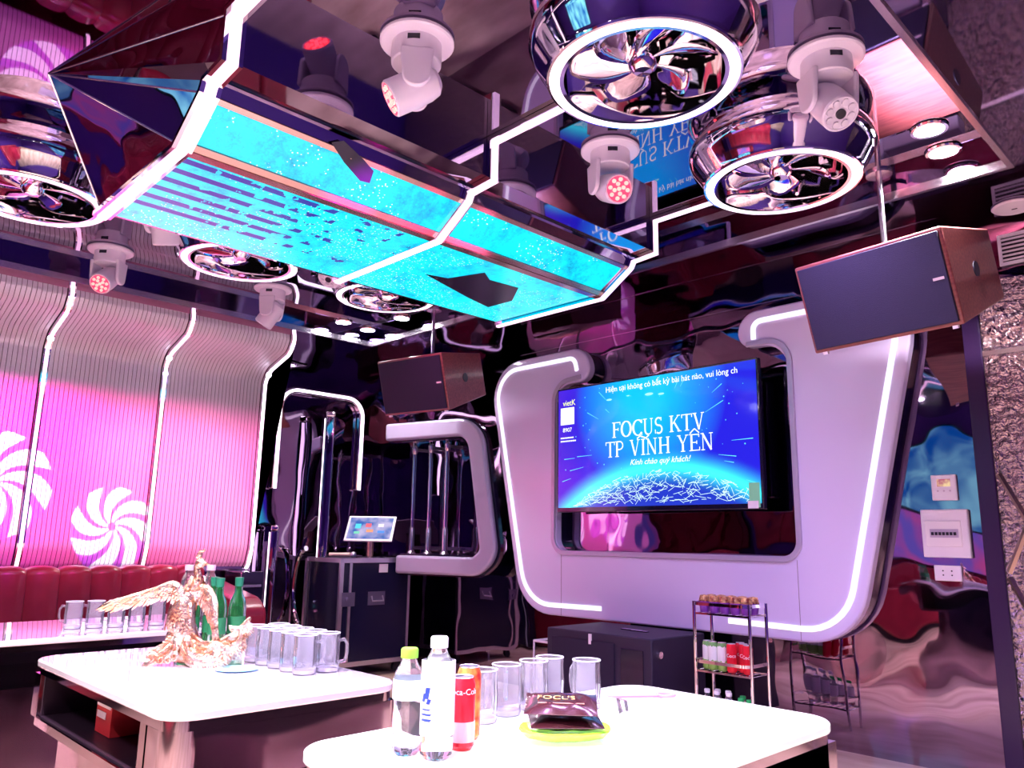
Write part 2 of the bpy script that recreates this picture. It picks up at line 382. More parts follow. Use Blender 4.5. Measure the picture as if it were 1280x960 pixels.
def screen_mat(name, stripes):
    m = bpy.data.materials.new(name); m.use_nodes = True; nt = m.node_tree; N = nt.nodes; L = nt.links; b = N['Principled BSDF']
    b.inputs['Base Color'].default_value = (0, .05, .08, 1); b.inputs['Roughness'].default_value = .2
    tc = N.new('ShaderNodeTexCoord'); n1 = N.new('ShaderNodeTexNoise'); n1.inputs['Scale'].default_value = 4.5; n1.inputs['Detail'].default_value = 12; n1.inputs['Roughness'].default_value = .9
    L.new(tc.outputs['Object'], n1.inputs['Vector'])
    cr = N.new('ShaderNodeValToRGB'); e = cr.color_ramp.elements; e[0].position = .34; e[0].color = (0, .16, .42, 1); e[1].position = .62; e[1].color = (.0, .9, 1, 1)
    x = e.new(.48); x.color = (0, .62, .86, 1); L.new(n1.outputs['Fac'], cr.inputs[0])
    vo = N.new('ShaderNodeTexVoronoi'); vo.inputs['Scale'].default_value = 60; L.new(tc.outputs['Object'], vo.inputs['Vector'])
    th = N.new('ShaderNodeMath'); th.operation = 'LESS_THAN'; th.inputs[1].default_value = .2; L.new(vo.outputs['Distance'], th.inputs[0])
    n2 = N.new('ShaderNodeTexNoise'); n2.inputs['Scale'].default_value = 4; L.new(tc.outputs['Object'], n2.inputs['Vector'])
    t2 = N.new('ShaderNodeMath'); t2.operation = 'GREATER_THAN'; t2.inputs[1].default_value = .5; L.new(n2.outputs['Fac'], t2.inputs[0])
    mu = N.new('ShaderNodeMath'); mu.operation = 'MULTIPLY'; L.new(th.outputs[0], mu.inputs[0]); L.new(t2.outputs[0], mu.inputs[1])
    mx = N.new('ShaderNodeMix'); mx.data_type = 'RGBA'; L.new(mu.outputs[0], mx.inputs[0]); L.new(cr.outputs[0], mx.inputs[6]); mx.inputs[7].default_value = (.8, 1, 1, 1)
    out = mx.outputs[2]
    if stripes:   # rows of dark glyph-like dashes running along the screen near its near end
        sp = N.new('ShaderNodeSeparateXYZ'); L.new(tc.outputs['Object'], sp.inputs[0])
        def mm(op, a, b=None):
            q = N.new('ShaderNodeMath'); q.operation = op
            for k, v in enumerate((a, b)):
                if v is None: continue
                if isinstance(v, (int, float)): q.inputs[k].default_value = v
                else: L.new(v, q.inputs[k])
            return q.outputs[0]
        row = mm('GREATER_THAN', mm('SINE', mm('MULTIPLY', sp.outputs[0], 60)), .25)
        cmb = N.new('ShaderNodeCombineXYZ'); L.new(mm('MULTIPLY', sp.outputs[0], 9.5), cmb.inputs[0]); L.new(mm('MULTIPLY', sp.outputs[1], 16), cmb.inputs[1])
        n3 = N.new('ShaderNodeTexNoise'); n3.inputs['Scale'].default_value = 1; n3.inputs['Detail'].default_value = 3; L.new(cmb.outputs[0], n3.inputs['Vector'])
        lim = mm('ADD', mm('MULTIPLY', sp.outputs[1], .28), .66)
        dsh = mm('GREATER_THAN', n3.outputs['Fac'], lim)
        xin = mm('GREATER_THAN', sp.outputs[0], -.34)
        al = mm('MULTIPLY', mm('MULTIPLY', row, dsh), xin)
        m2 = N.new('ShaderNodeMix'); m2.data_type = 'RGBA'; L.new(al, m2.inputs[0]); L.new(out, m2.inputs[6]); m2.inputs[7].default_value = (.03, .02, .28, 1); out = m2.outputs[2]
    L.new(out, b.inputs['Emission Color']); b.inputs['Emission Strength'].default_value = 1.0
    return m
scrA = screen_mat('cyan_led_screen', False); scrB = screen_mat('cyan_led_screen_with_rows', True)
def quadslab(p0, p1, ya, yb, off, th):
    """slab lying on the profile segment p0-p1"""
    d = (p1-p0).normalized(); n = Vector((d.y, -d.x)); n = n if n.y < 0 else -n
    a0, a1 = p0+n*off, p1+n*off; c0, c1 = p0+n*(off+th), p1+n*(off+th)
    s = BB(); s.hexa([Vector((a0.x, ya, a0.y)), Vector((a1.x, ya, a1.y)), Vector((a1.x, yb, a1.y)), Vector((a0.x, yb, a0.y)),
                      Vector((c0.x, ya, c0.y)), Vector((c1.x, ya, c1.y)), Vector((c1.x, yb, c1.y)), Vector((c0.x, yb, c0.y))]); return s
sl0, sl1 = PF[3], PF[4]
for a, b_ in ((Y0+.04, 2.17), (2.24, Y1-.05)):
    quadslab(sl0.lerp(sl1, .12), sl0.lerp(sl1, .86), a, b_, .001, .008).build('screen', scrA, can, smooth=False, label='cyan screen on the sloping side')
    quadslab(Vector((-2.83, 2.53)), Vector((-3.62, 2.53)), a, b_, .001, .008).build('screen', scrB, can, smooth=False, label='cyan screen on the flat underside')
dk = mat('dark_screen_shape', (.01, .008, .03), .25)  # flat dark outlines laid over the cyan screens
n_ = Vector((.545, 0, -.838))
for pts, nn in (([(-2.56, 1.474, 2.657), (-2.537, 1.517, 2.672), (-2.574, 1.639, 2.648), (-2.6, 1.705, 2.631), (-2.65, 1.721, 2.599), (-2.655, 1.676, 2.596), (-2.611, 1.568, 2.624)], n_),
                ([(-3.217, 2.475, 2.52), (-3.179, 2.6, 2.52), (-2.963, 2.676, 2.52), (-3.031, 2.774, 2.52), (-3.013, 2.98, 2.52), (-3.212, 3.125, 2.52), (-3.414, 3.117, 2.52), (-3.359, 2.904, 2.52)], Vector((0, 0, -1)))):
    s = BB(); P_ = [Vector(p) for p in pts]; s.add([p-nn*.0015 for p in P_]+[p+nn*.0006 for p in P_], [tuple(range(len(P_))), tuple(range(len(P_), 2*len(P_)))[::-1]]+[(i, (i+1) % len(P_), len(P_)+(i+1) % len(P_), len(P_)+i) for i in range(len(P_))])
    s.build('dark_shape', dk, can, smooth=False, label='dark shape on the cyan screen')
bronze = mat('bronze_band', (.55, .38, .33), .2, .9)
quadslab(sl0, sl0.lerp(sl1, .10), Y0, Y1, .001, .010).build('metal_band', bronze, can, smooth=False)
quadslab(sl0.lerp(sl1, .88), sl1, Y0, Y1, .001, .010).build('metal_band', bronze, can, smooth=False)
quadslab(Vector((-2.775, 2.53)), Vector((-2.822, 2.53)), Y0, Y1, .001, .010).build('metal_band', bronze, can, smooth=False)
def zig(y, xr, w):
    P = [Vector((xr, HC))]+PF[:-1]
    P = [Vector(p) for p in P]
    side = -1 if offset2(P, .02)[3].y > P[3].y else 1
    s = BB(); band(s, P, 0.002*side, .022*side, XZ, y-w/2, y+w/2); s.build('strip_housing', chrome, can, smooth=False)
    s = BB(); band(s, P, .0222*side, .030*side, XZ, y-w*.25, y+w*.25); s.build('light_line', sled, can, smooth=False)
zig(Y0, -1.3, .075); zig(2.2, -1.83, .06); zig(Y1, -1.83, .05)

# ------------------------------------------------------------------ ceiling fans with ring lights
def make_fan():
    r = thing('ring_light_fan', 'x', 'ceiling fan', (0, 0, HC))
    s = B(); s.lathe([(.355, 0), (.362, -.02), (.392, -.06), (.395, -.10), (.375, -.14), (.338, -.205), (.333, -.222)], n=64); s.build('drum', chrome, r)
    s = B(); s.lathe([(.333, -.222), (.33, -.228), (.322, -.229), (.322, -.222)], n=64); s.lathe([(.286, -.222), (.286, -.230), (.272, -.228), (.27, -.20), (.268, -.05), (0, -.045)], n=64); s.build('inner_well', chrome, r)
    s = B(); s.lathe([(.322, -.221), (.322, -.227), (.286, -.227), (.286, -.221)], n=64); s.build('ring_light', ringm, r)
    s = B(); s.lathe([(.0, -.20), (.03, -.198), (.045, -.185), (.06, -.15), (.055, -.06), (.0, -.05)], n=24); s.build('hub', chrome, r)
    for k in range(6):
        a0 = 2*PI*k/6; s = B(); n = 8; vs = []
        for i in range(n+1):
            f = i/n; rr = .05+.20*f; wd = .05+.13*math.sin(PI*min(f*.85+.12, 1))**.8
            sw = a0+.35*f
            for j in range(5):
                g = j/4-.5; an = sw+g*wd/rr*1.0 if f > .12 else sw+g*.9
                an = sw+g*min(wd/rr, 1.1)
                vs.append(Vector((rr*math.cos(an), rr*math.sin(an), -.145+g*.05-.012*math.cos(g*PI))))
        fs = [(i*5+j, i*5+j+1, (i+1)*5+j+1, (i+1)*5+j) for i in range(n) for j in range(4)]
        s.add(vs, fs); o = s.build('blade', chrome, r, fix=False)
        md = o.modifiers.new('solid', 'SOLIDIFY'); md.thickness = .003
    return r
fan = make_fan()
FL = [(-1.43, 2.0, 'large chrome ring fan at the top right of the room view, nearest'), (-1.47, 3.07, 'chrome ring fan beside the white wall panel and big right speaker'),
      (-4.12, .79, 'chrome ring fan cut off by the left picture edge'), (-4.22, 1.89, 'chrome ring fan left of the cyan canopy, middle of its row'), (-4.15, 2.87, 'small-looking chrome ring fan beyond the canopy near the room corner')]
for i, (x, y, lb) in enumerate(FL):
    if i == 0: fan.location = (x, y, HC); fan['label'] = lb; fan['group'] = 'chrome ring fans on the ceiling'; fan.rotation_euler = (0, 0, .3)
    else: dup(fan, (x, y, HC), .3+i*.5, lb)

# ------------------------------------------------------------------ moving head lights
def moving_head(loc, d, label, lens, sc=1.0, z=HC):
    r = thing('moving_head_light', label, 'stage light', (loc[0], loc[1], z), 0, 'moving head lights under the ceiling')
    d = Vector(d).normalized(); hz = Vector((d.x, d.y, 0)); hz = hz.normalized() if hz.length > .05 else Vector((0, 1, 0)); ax = Vector((-hz.y, hz.x, 0))
    s = B(); s.lathe([(.0, 0), (.128, 0), (.135, -.006), (.135, -.016), (.128, -.022), (.09, -.024)], n=40); s.build('flange', pvclav, r)
    s = B(); s.lathe([(.09, -.022), (.092, -.07), (.09, -.10), (.085, -.105), (.0, -.105)], n=32); s.build('base', pvclav, r)
    s = B(); s.box((-.022, -.012, -.055), (.022, .012, -.035), Matrix.Rotation(math.atan2(-CR.y, -CR.x), 3, 'Z'), (-.06*_fw.x*1.35, -.06*_fw.y*1.35, 0)); s.build('display', blackpl, r)
    piv = Vector((0, 0, -.195))
    for sg in (-1, 1):
        Rm = Matrix((hz, Vector((0, 0, 1)), ax*1.0)).transposed()
        pts = fillet([Vector((-.06, -.085)), Vector((.06, -.085)), Vector((.045, -.235)), Vector((-.045, -.235))], [.0, .0, .045, .045], 6, True)
        s = B(); s.prism(ll(pts), lambda a, b, t: Rm@Vector((a, b, t)), sg*.072, sg*.092); s.build('yoke_arm', pvclav, r, bevel=.006)
    H = orient(d)
    s = B(); s.lathe([(.0, -.095), (.035, -.092), (.055, -.075), (.064, -.04), (.067, .02), (.067, .095), (.062, .102), (.058, .102), (.058, .096), (.0, .096)], piv, 32, H)
    hd = s.build('head', pvclav, r)
    s = B()
    ring = [(0, 0)]*(0 if lens == 'off' else 1)+[(.042*math.cos(2*PI*k/8), .042*math.sin(2*PI*k/8)) for k in range(8)]+([] if lens == 'off' else [(.022*math.cos(2*PI*k/4+.4), .022*math.sin(2*PI*k/4+.4)) for k in range(4)])
    for x, y in ring:
        s.cyl(piv+H@Vector((x, y, .094)), piv+H@Vector((x, y, .104)), .0135 if lens == 'off' else .0095, n=10)
    s.build('led_lens', {'off': off_led, 'red': hot_led}[lens], hd)
    if lens == 'red':
        s = B(); s.lathe([(0, .0965), (.056, .0965), (.056, .098), (0, .098)], piv, 24, H); s.build('lens_plate', red_led, hd)
        q = piv+H@Vector((0, 0, .14)); q = q+r.location
        spot('head_beam', q, q+d, 18, (1, .1, .15), 1.2, .8, .05)
    else:
        s = B(); s.cyl(piv+H@Vector((0, 0, .094)), piv+H@Vector((0, 0, .1045)), .018, n=16); s.build('centre_lens', blackpl, hd)
    return r
Rh = Vector((CR.x, CR.y, 0)).normalized(); Fh = Vector((_fw.x, _fw.y, 0)).normalized(); Zv = Vector((0, 0, 1))
moving_head((-2.08, 1.52), -Rh*.75-Zv*.45-Fh*.12, 'white moving head light at top centre with red lens turned left', 'red')
moving_head((-2.08, 2.64), Rh*.25-Zv*.4-Fh*.8, 'white moving head light below the nearest ring fan, red lens facing us', 'red')
moving_head((-1.065, 2.64), Rh*.12-Zv*.75-Fh*.62, 'white moving head light at upper right with unlit white lens', 'off')
moving_head((-5.2, 1.47), -Zv*.62-Fh*.8, 'moving head light at far left with glowing red lens', 'red')
moving_head((-5.15, 2.57), -Rh*.62-Zv*.85+Fh*.1, 'small pink-lit moving head light before the ribbed wall, nearest the corner', 'off')
moving_head((-4.04, 1.385), -Zv*.95+Fh*.4, 'moving head light half hidden behind the lower canopy edge', 'off')
moving_head((-3.98, 2.375), -Rh*.25-Zv*.8-Fh*.5, 'moving head light between the canopy and the far corner ring fan', 'off')

# ------------------------------------------------------------------ downlights, ceiling discs, grille
dlab = ['bright downlight beside the chrome fan at upper right, nearer one', 'bright downlight beside the chrome fan at upper right, next to the steel lip', 'downlight near the far left ceiling corner, left one', 'downlight near the far left ceiling corner, right one', 'downlight in the very corner of the raised ceiling']
for i, p in enumerate(DOWN):
    r = thing('downlight', dlab[i] if i < 5 else 'added fill downlight on the ceiling behind or beside the camera, out of view', 'ceiling light', p, 0, 'ceiling downlights')
    s = B(); s.lathe([(.068, 0), (.078, -.004), (.074, -.012), (.060, -.012), (.058, -.004)], n=24); s.build('bezel', chrome, r)
    s = B(); s.lathe([(.0, -.006), (.059, -.006), (.059, -.010), (0, -.010)], n=24); s.build('lamp', E('downlight_glow', (.95, .92, 1), 60 if i < 2 else 30), r)
for (x, y, z, lb) in [(-.87, 4.34, HS, 'white round ceiling speaker over the vent at the right'), (-1.05, 2.1, HC, 'white round ceiling disc behind the nearest ring fan at the top edge')]:
    r = thing('ceiling_speaker', lb, 'ceiling speaker', (x, y, z), 0, 'white discs on the ceiling')
    s = B(); s.lathe([(0, 0), (.095, 0), (.1, -.006), (.092, -.014), (0, -.016)], n=32); s.build('cover', plwhite, r)
    s = B(); s.box((-.012, -.003, -.019), (.012, .003, -.0165)); s.build('badge', blackpl, r)
r = thing('air_vent', 'white slatted air vent high on the wall right of the big speaker', 'vent', (-.70, D-.012, 2.66))
s = B(); s.box((-.31, -.012, -.085), (.31, .0, -.068)); s.box((-.31, -.012, .068), (.31, 0, .085)); s.box((-.31, -.012, -.068), (-.295, 0, .068)); s.box((.295, -.012, -.068), (.31, 0, .068)); s.build('frame', plwhite, r)
s = B(); s.box((-.295, .001, -.068), (.295, .006, .068)); s.build('backing', blackpl, r)
for k in range(6):
    z = -.055+k*.022; s = B(); s.box((-.295, -.010, z-.005), (.295, -.002, z+.004)); s.build('slat', plwhite, r)

# ------------------------------------------------------------------ white U-shaped wall panel with TV
YP = 4.45
outer = [(-4.42, .575), (-1.84, .575), (-1.36, 2.58), (-2.46, 2.58), (-2.50, 2.345), (-2.155, 2.345), (-2.155, 1.05), (-4.06, 1.05), (-4.06, 2.31), (-3.70, 2.31), (-3.76, 2.58), (-4.85, 2.58)]
rads = [.36, .36, .30, .24, .10, .20, .09, .09, .14, .10, .26, .30]
poly = fillet([Vector(p) for p in outer], rads, 8, True)
r = thing('wall_surround', 'large white U-shaped wall panel around the television with rim light strips', 'wall panel', (-3.1, YP, .575))
off = Vector((-3.1, YP, .575))
class BW(B):
    def build(s, *a, **k):
        bmesh.ops.translate(s.bm, verts=s.bm.verts, vec=-off); return super().build(*a, **k)
s = BW(); s.prism(ll(poly), XZ, YP, YP+.075); s.build('panel_face', lacq, r, bevel=.012)
s = BW(); s.prism(ll(offset2(poly, -.012 if offset2(poly, .01, True)[0].y < poly[0].y else .012, True)), XZ, YP+.075, D); s.build('shadow_gap', blackgl, r)
# raised rim on the inside of the opening and around the outside
sgn = 1 if sum(p.y for p in offset2(poly, .01, True)[:3])/3 < sum(p.y for p in poly[:3])/3 else -1   # sgn*d = outward
inn = fillet([Vector(p) for p in [(-3.80, 2.33), (-4.06, 2.31), (-4.06, 1.05), (-2.155, 1.05), (-2.155, 2.345), (-2.42, 2.345)]], [0, .14, .09, .09, .2, 0], 8)
s = BW(); band(s, inn, -.035, .0, XZ, YP-.016, YP+.002) if offset2(inn, .05)[10].x > inn[10].x else band(s, inn, 0, .035, XZ, YP-.016, YP+.002); s.build('inner_rim', lacqs, r, bevel=.005)
def along(a, b, path):  # LED path
    return path
LP = fillet([Vector(p) for p in [(-3.845, 2.40), (-3.87, 2.505), (-4.77, 2.505), (-4.36, .645), (-3.62, .655)]], [0, .16, .22, .30, 0], 8)
RP = fillet([Vector(p) for p in [(-2.37, 2.39), (-2.37, 2.505), (-1.46, 2.505), (-1.90, .645), (-2.62, .655)]], [0, .17, .22, .30, 0], 8)
for q in (LP, RP):
    s = BW(); band(s, q, -.016, .016, XZ, YP-.010, YP+.002); s.build('light_strip', E('panel_led', (1, .86, 1), 1.1), r, bevel=.003)
for x in (-4.0, -2.16):
    s = BW(); s.box((x-.0015, YP-.0015, .58), (x+.0015, YP+.001, 1.03)); s.build('seam', mat('seam_grey', (.25, .2, .3), .6), r)
s = B(); s.box((-1.50, 4.44, 2.36), (-1.10, 4.585, 2.44)); tag(s.build('header_ledge', lacq, bevel=.008), 'white header ledge behind the big right speaker beside the dark post', 'ledge')

# television
YT = 4.40; tx0, tx1, tz0, tz1 = -4.00, -2.325, 1.325, 2.262
tv = thing('television', 'large wall television showing a blue globe and welcome text', 'television', ((tx0+tx1)/2, YT, tz0)); to = Vector(((tx0+tx1)/2, YT, tz0))
TW = tx1-tx0; TH = tz1-tz0
s = B(); s.box((-TW/2, 0, 0), (TW/2, .045, TH)); s.box((-TW/2+.1, .045, .08), (TW/2-.06, .17, TH-.12)); s.build('body', blackgl, tv, bevel=.006)
def scr_globe():
    m = bpy.data.materials.new('globe_screen'); m.use_nodes = True; nt = m.node_tree; N = nt.nodes; L = nt.links; b = N['Principled BSDF']
    b.inputs['Base Color'].default_value = (.01, .01, .03, 1); b.inputs['Roughness'].default_value = .08
    tc = N.new('ShaderNodeTexCoord'); sp = N.new('ShaderNodeSeparateXYZ'); L.new(tc.outputs['Object'], sp.inputs[0])
    def mm(op, a, b_=None, clamp=False):
        q = N.new('ShaderNodeMath'); q.operation = op; q.use_clamp = clamp
        for k, v in enumerate((a, b_)):
            if v is None: continue
            if isinstance(v, (int, float)): q.inputs[k].default_value = v
            else: L.new(v, q.inputs[k])
        return q.outputs[0]
    x, z = sp.outputs[0], sp.outputs[2]
    # distance to the globe edge (big circle below the screen)
    cx, cz, cr_ = 0.10, -1.13, 1.42
    dx = mm('SUBTRACT', x, cx); dz = mm('SUBTRACT', z, cz)
    dist = mm('SUBTRACT', mm('SQRT', mm('ADD', mm('MULTIPLY', dx, dx), mm('MULTIPLY', dz, dz))), cr_)
    glow = mm('POWER', mm('SUBTRACT', 1, mm('MULTIPLY', mm('ABSOLUTE', dist), 7), True), 2.2)
    # soft glow at the top centre
    ex = mm('SUBTRACT', x, -.02); ez = mm('SUBTRACT', z, TH-.12)
    g2 = mm('SUBTRACT', 1, mm('MULTIPLY', mm('SQRT', mm('ADD', mm('MULTIPLY', ex, ex), mm('MULTIPLY', mm('MULTIPLY', ez, ez), .8))), 1.55), True)
    rmp = N.new('ShaderNodeValToRGB'); e = rmp.color_ramp.elements; e[0].color = (.012, .01, .55, 1); e[1].color = (0, .42, 1, 1); e[0].position = .0; e[1].position = .75
    L.new(g2, rmp.inputs[0])
    n = N.new('ShaderNodeTexNoise'); n.inputs['Scale'].default_value = 3; L.new(tc.outputs['Object'], n.inputs['Vector'])
    left = mm('MULTIPLY', mm('SUBTRACT', -.55, x, True), 1.4, True)
    m0 = N.new('ShaderNodeMix'); m0.data_type = 'RGBA'; L.new(left, m0.inputs[0]); L.new(rmp.outputs[0], m0.inputs[6]); m0.inputs[7].default_value = (.12, .02, .45, 1)
    below = mm('LESS_THAN', dist, 0)
    m1 = N.new('ShaderNodeMix'); m1.data_type = 'RGBA'; L.new(below, m1.inputs[0]); L.new(m0.outputs[2], m1.inputs[6]); m1.inputs[7].default_value = (.01, .03, .42, 1)
    m2 = N.new('ShaderNodeMix'); m2.data_type = 'RGBA'; L.new(glow, m2.inputs[0]); L.new(m1.outputs[2], m2.inputs[6]); m2.inputs[7].default_value = (.05, .95, 1, 1)
    L.new(m2.outputs[2], b.inputs['Emission Color']); b.inputs['Emission Strength'].default_value = 1.15
    return m
s = B(); s.box((-TW/2+.014, -.003, .035), (TW/2-.014, .001, TH-.014)); scr = s.build('screen', scr_globe(), tv, smooth=False)
FT = lambda a, b: (a, -.0045, b)
wh = E('screen_white', (.95, 1, .95), 1.05); cy = E('screen_cyan', (.15, .85, 1), .9); cyw = E('screen_pale', (.7, 1, .9), 1)
s = B(); rnd = random.Random(3)
def gl(x): return math.sqrt(max(1.42**2-(x-.10)**2, 0))-1.13
for k in range(420):
    x = rnd.uniform(-TW/2+.04, TW/2-.04); top = gl(x)
    if top < .06: continue
    z = .045+(top-.06)*rnd.random()**.9
    ln = rnd.uniform(.03, .11)*(1.15-.6*z/.34); a = rnd.choice([rnd.gauss(.15, .3), rnd.gauss(2.2, .3), rnd.gauss(1.0, .3)])
    x2 = min(max(x+ln*math.cos(a), -TW/2+.03), TW/2-.03); z2 = z+ln*math.sin(a)*.6
    if z2 > gl(x2)-.01 or z2 < .04: continue
    seg2(s, (x, z), (x2, z2), .0028, .0028, FT)
s.build('globe_line', cyw, scr, fix=False, smooth=False)
s = B()
for k in range(46):
    a = rnd.uniform(0, 2*PI); r0 = rnd.uniform(.5, .8); ln = rnd.uniform(.05, .16)
    p = Vector((.02+r0*math.cos(a), .42+r0*.75*math.sin(a))); q = Vector((.02+(r0+ln)*math.cos(a), .42+(r0+ln)*.75*math.sin(a)))
    ok = all(abs(v.x) < TW/2-.02 and v.y < TH-.02 and v.y > gl(v.x)+.02 for v in (p, q))
    if ok and not (p.x < -.5 and .4 < p.y): seg2(s, p, q, .002, .005, FT)
s.build('streak', cy, scr, fix=False, smooth=False)
s = B()
for k in range(70):
    x = rnd.uniform(-TW/2+.05, TW/2-.05); z = rnd.uniform(.3, TH-.04)
    if abs(x+.05) < .42 and .38 < z < .75 or z < gl(x)+.02: continue
    q = rnd.uniform(.002, .006); s.add([Vector(FT(x-q, z)), Vector(FT(x, z-q)), Vector(FT(x+q, z)), Vector(FT(x, z+q))], [(0, 1, 2, 3)])
s.build('spark', cy, scr, fix=False, smooth=False)
# serif lettering
def arc(cx, cy_, rx, ry, a0, a1, n=14): return [(cx+rx*math.cos(math.radians(a0+(a1-a0)*i/n)), cy_+ry*math.sin(math.radians(a0+(a1-a0)*i/n))) for i in range(n+1)]
TK, TN = .13, .05
G = {  # width, [(points, widths)], serif bars [(x,y,half)]
 'F': (.6, [([(.14, 0), (.14, 1)], TK), ([(.14, .97), (.56, .97)], TN), ([(.14, .52), (.42, .52)], TN), ([(.56, 1), (.56, .8)], TN), ([(.42, .62), (.42, .42)], TN)], [(.14, 0, .13), (.1, 1, .1)]),
 'P': (.62, [([(.14, 0), (.14, 1)], TK), ([(.14, .975), (.32, .975)]+arc(.32, .72, .22, .255, 90, -90)+[(.14, .465)], .075)], [(.14, 0, .13), (.1, 1, .1)]),
 'O': (.78, [(arc(.38, .5, .31, .49, 0, 360, 28), 'o')], []),
 'C': (.72, [(arc(.40, .5, .32, .49, 42, 318, 24), 'o'), ([(.65, 1), (.65, .76)], TN), ([(.65, 0), (.65, .2)], TN)], []),
 'U': (.74, [([(.15, 1), (.15, .3)]+arc(.36, .28, .21, .27, 180, 270, 8), .1), (arc(.36, .28, .21, .27, 270, 360, 8)+[(.57, 1)], TN)], [(.15, 1, .13), (.57, 1, .1)]),
 'S': (.58, [(arc(.28, .74, .18, .235, 50, 250, 12)+arc(.30, .255, .20, .245, 75, -130, 14), .095), ([(.45, 1), (.45, .78)], TN), ([(.08, .0), (.08, .25)], TN)], []),
 'K': (.74, [([(.14, 0), (.14, 1)], TK), ([(.16, .42), (.58, 1)], TN), ([(.30, .6), (.62, 0)], .11)], [(.14, 0, .13), (.14, 1, .13), (.58, 1, .1), (.62, 0, .12)]),
 'T': (.68, [([(.34, 0), (.34, 1)], TK), ([(.04, .97), (.64, .97)], TN), ([(.04, 1), (.04, .78)], TN), ([(.64, 1), (.64, .78)], TN)], [(.34, 0, .13)]),
 'V': (.74, [([(.13, 1), (.38, .0)], .115), ([(.38, 0), (.60, 1)], TN)], [(.13, 1, .12), (.60, 1, .1)]),
 'I': (.34, [([(.17, 0), (.17, 1)], TK)], [(.17, 0, .13), (.17, 1, .13)]),
 'N': (.80, [([(.15, 0), (.15, 1)], TN), ([(.13, 1), (.62, 0)], .12), ([(.62, 0), (.62, 1)], TN)], [(.15, 0, .11), (.1, 1, .08), (.62, 1, .11)]),
 'H': (.80, [([(.15, 0), (.15, 1)], TK), ([(.62, 0), (.62, 1)], TK), ([(.15, .5), (.62, .5)], TN)], [(.15, 0, .12), (.15, 1, .12), (.62, 0, .12), (.62, 1, .12)]),
 'Y': (.74, [([(.12, 1), (.36, .45)], .115), ([(.36, .45), (.60, 1)], TN), ([(.36, 0), (.36, .45)], TK)], [(.12, 1, .11), (.6, 1, .1), (.36, 0, .13)]),
 'E': (.66, [([(.14, 0), (.14, 1)], TK), ([(.14, .97), (.58, .97)], TN), ([(.14, .5), (.45, .5)], TN), ([(.14, .03), (.60, .03)], TN), ([(.58, 1), (.58, .8)], TN), ([(.61, 0), (.61, .22)], TN), ([(.45, .4), (.45, .6)], TN)], [(.1, 0, .1), (.1, 1, .1)]),
}
def word(s, txt, cx, z, h, xs=.86, f=FT, marks=()):
    tot = sum(G[c][0] if c != ' ' else .38 for c in txt)*h*xs; x = cx-tot/2; pos = []
    for c in txt:
        if c == ' ': x += .38*h*xs; pos.append(x); continue
        wd, st, sf = G[c]; pos.append(x+wd*h*xs/2)
        for pts, wv in st:
            for i in range(len(pts)-1):
                p, q = pts[i], pts[i+1]
                if wv == 'o':
                    mx = (p[0]+q[0])/2-.38; ww = TN+(TK-TN+.02)*min(abs(mx)/.3, 1)
                else: ww = wv
                P = Vector((x+p[0]*h*xs, z+p[1]*h)); Q = Vector((x+q[0]*h*xs, z+q[1]*h)); e = (Q-P).normalized()*ww*h*.12 if len(pts) > 2 else Vector((0, 0))
                seg2(s, P-e, Q+e, ww*h, ww*h, f)
        for sx, sy, hw in sf:
            seg2(s, (x+(sx-hw)*h*xs, z+(sy if sy == 0 else 1)*h+(.02*h if sy == 0 else -.02*h)), (x+(sx+hw)*h*xs, z+(sy if sy == 0 else 1)*h+(.02*h if sy == 0 else -.02*h)), .045*h, None, f)
        x += wd*h*xs
    return pos
s = B(); hh = .110
word(s, 'FOCUS KTV', .075, .520, hh, 1.16); pz = word(s, 'TP VINH YEN', .075, .382, hh, 1.16)
# tilde over I, circumflex over E
ti = pz[4]; te = pz[9]; zt = .382+hh*1.05
pts = [(ti-.05, zt+.0), (ti-.025, zt+.018), (ti, zt+.008), (ti+.025, zt+.0), (ti+.05, zt+.018)]
for i in range(4): seg2(s, pts[i], pts[i+1], .009, None, FT)
seg2(s, (te-.035, zt), (te, zt+.03), .008, None, FT); seg2(s, (te, zt+.03), (te+.035, zt), .008, None, FT)
s.build('lettering', wh, scr, fix=False, smooth=False)
def TX(s_, size, x, z, m, align='CENTER', shear=0, xs=1, n='lettering', par=None, y=-.0045):
    return text_mesh(n, s_, size, m, par or scr, Matrix.Translation((x, y, z))@Matrix.Rotation(PI/2, 4, 'X'), align, .0003, shear, xs)
TX('Kính chào quý khách!', .056, .09, .318, wh, shear=.35, xs=1.0)
TX('Hiện tại không có bất kỳ bài hát nào, vui lòng ch',   .058, .17, .855, wh, xs=.92)
TX('vietK', .062, -.715, .80, E('screen_yellow', (.95, 1, .35), 1), xs=.95)
s = B(); s.box((-.80, -.0045, .655), (-.665, -.004, .785)); s.build('white_square', wh, scr, smooth=False)
TX('8907', .045, -.733, .60, wh)
s = B()
for k, (a, b_, z) in enumerate([(-.80, -.68, .555), (-.80, -.65, .53)]):
    x = a
    while x < b_: 
        q = rnd.uniform(.008, .02); seg2(s, (x, z), (x+q, z), .010, None, FT); x += q+.003
s.build('small_caption', wh, scr, fix=False, smooth=False)
s = B(); s.box((TW/2-.09, -.008, .01), (TW/2-.02, -.0045, .16)); s.build('price_sticker', mat('sticker_green', (.25, .75, .4), .4), tv)
s = B(); s.box((TW/2-.10, -.009, .005), (TW/2-.03, -.0082, .05)); s.build('price_label', plwhite, tv)
s = B()
for (x, z, q) in [(-.33, .80, .05), (.02, .80, .07), (.12, .79, .05), (-.16, .81, .03)]: s.lathe([(0, 0), (q*.5, 0)], (x, -.0046, z), 14, Matrix.Rotation(PI/2, 3, 'X')@Matrix.Diagonal((1, .28, 1)))
s.build('lens_glow', E('screen_glow', (.35, .95, 1), 1), scr, fix=False)

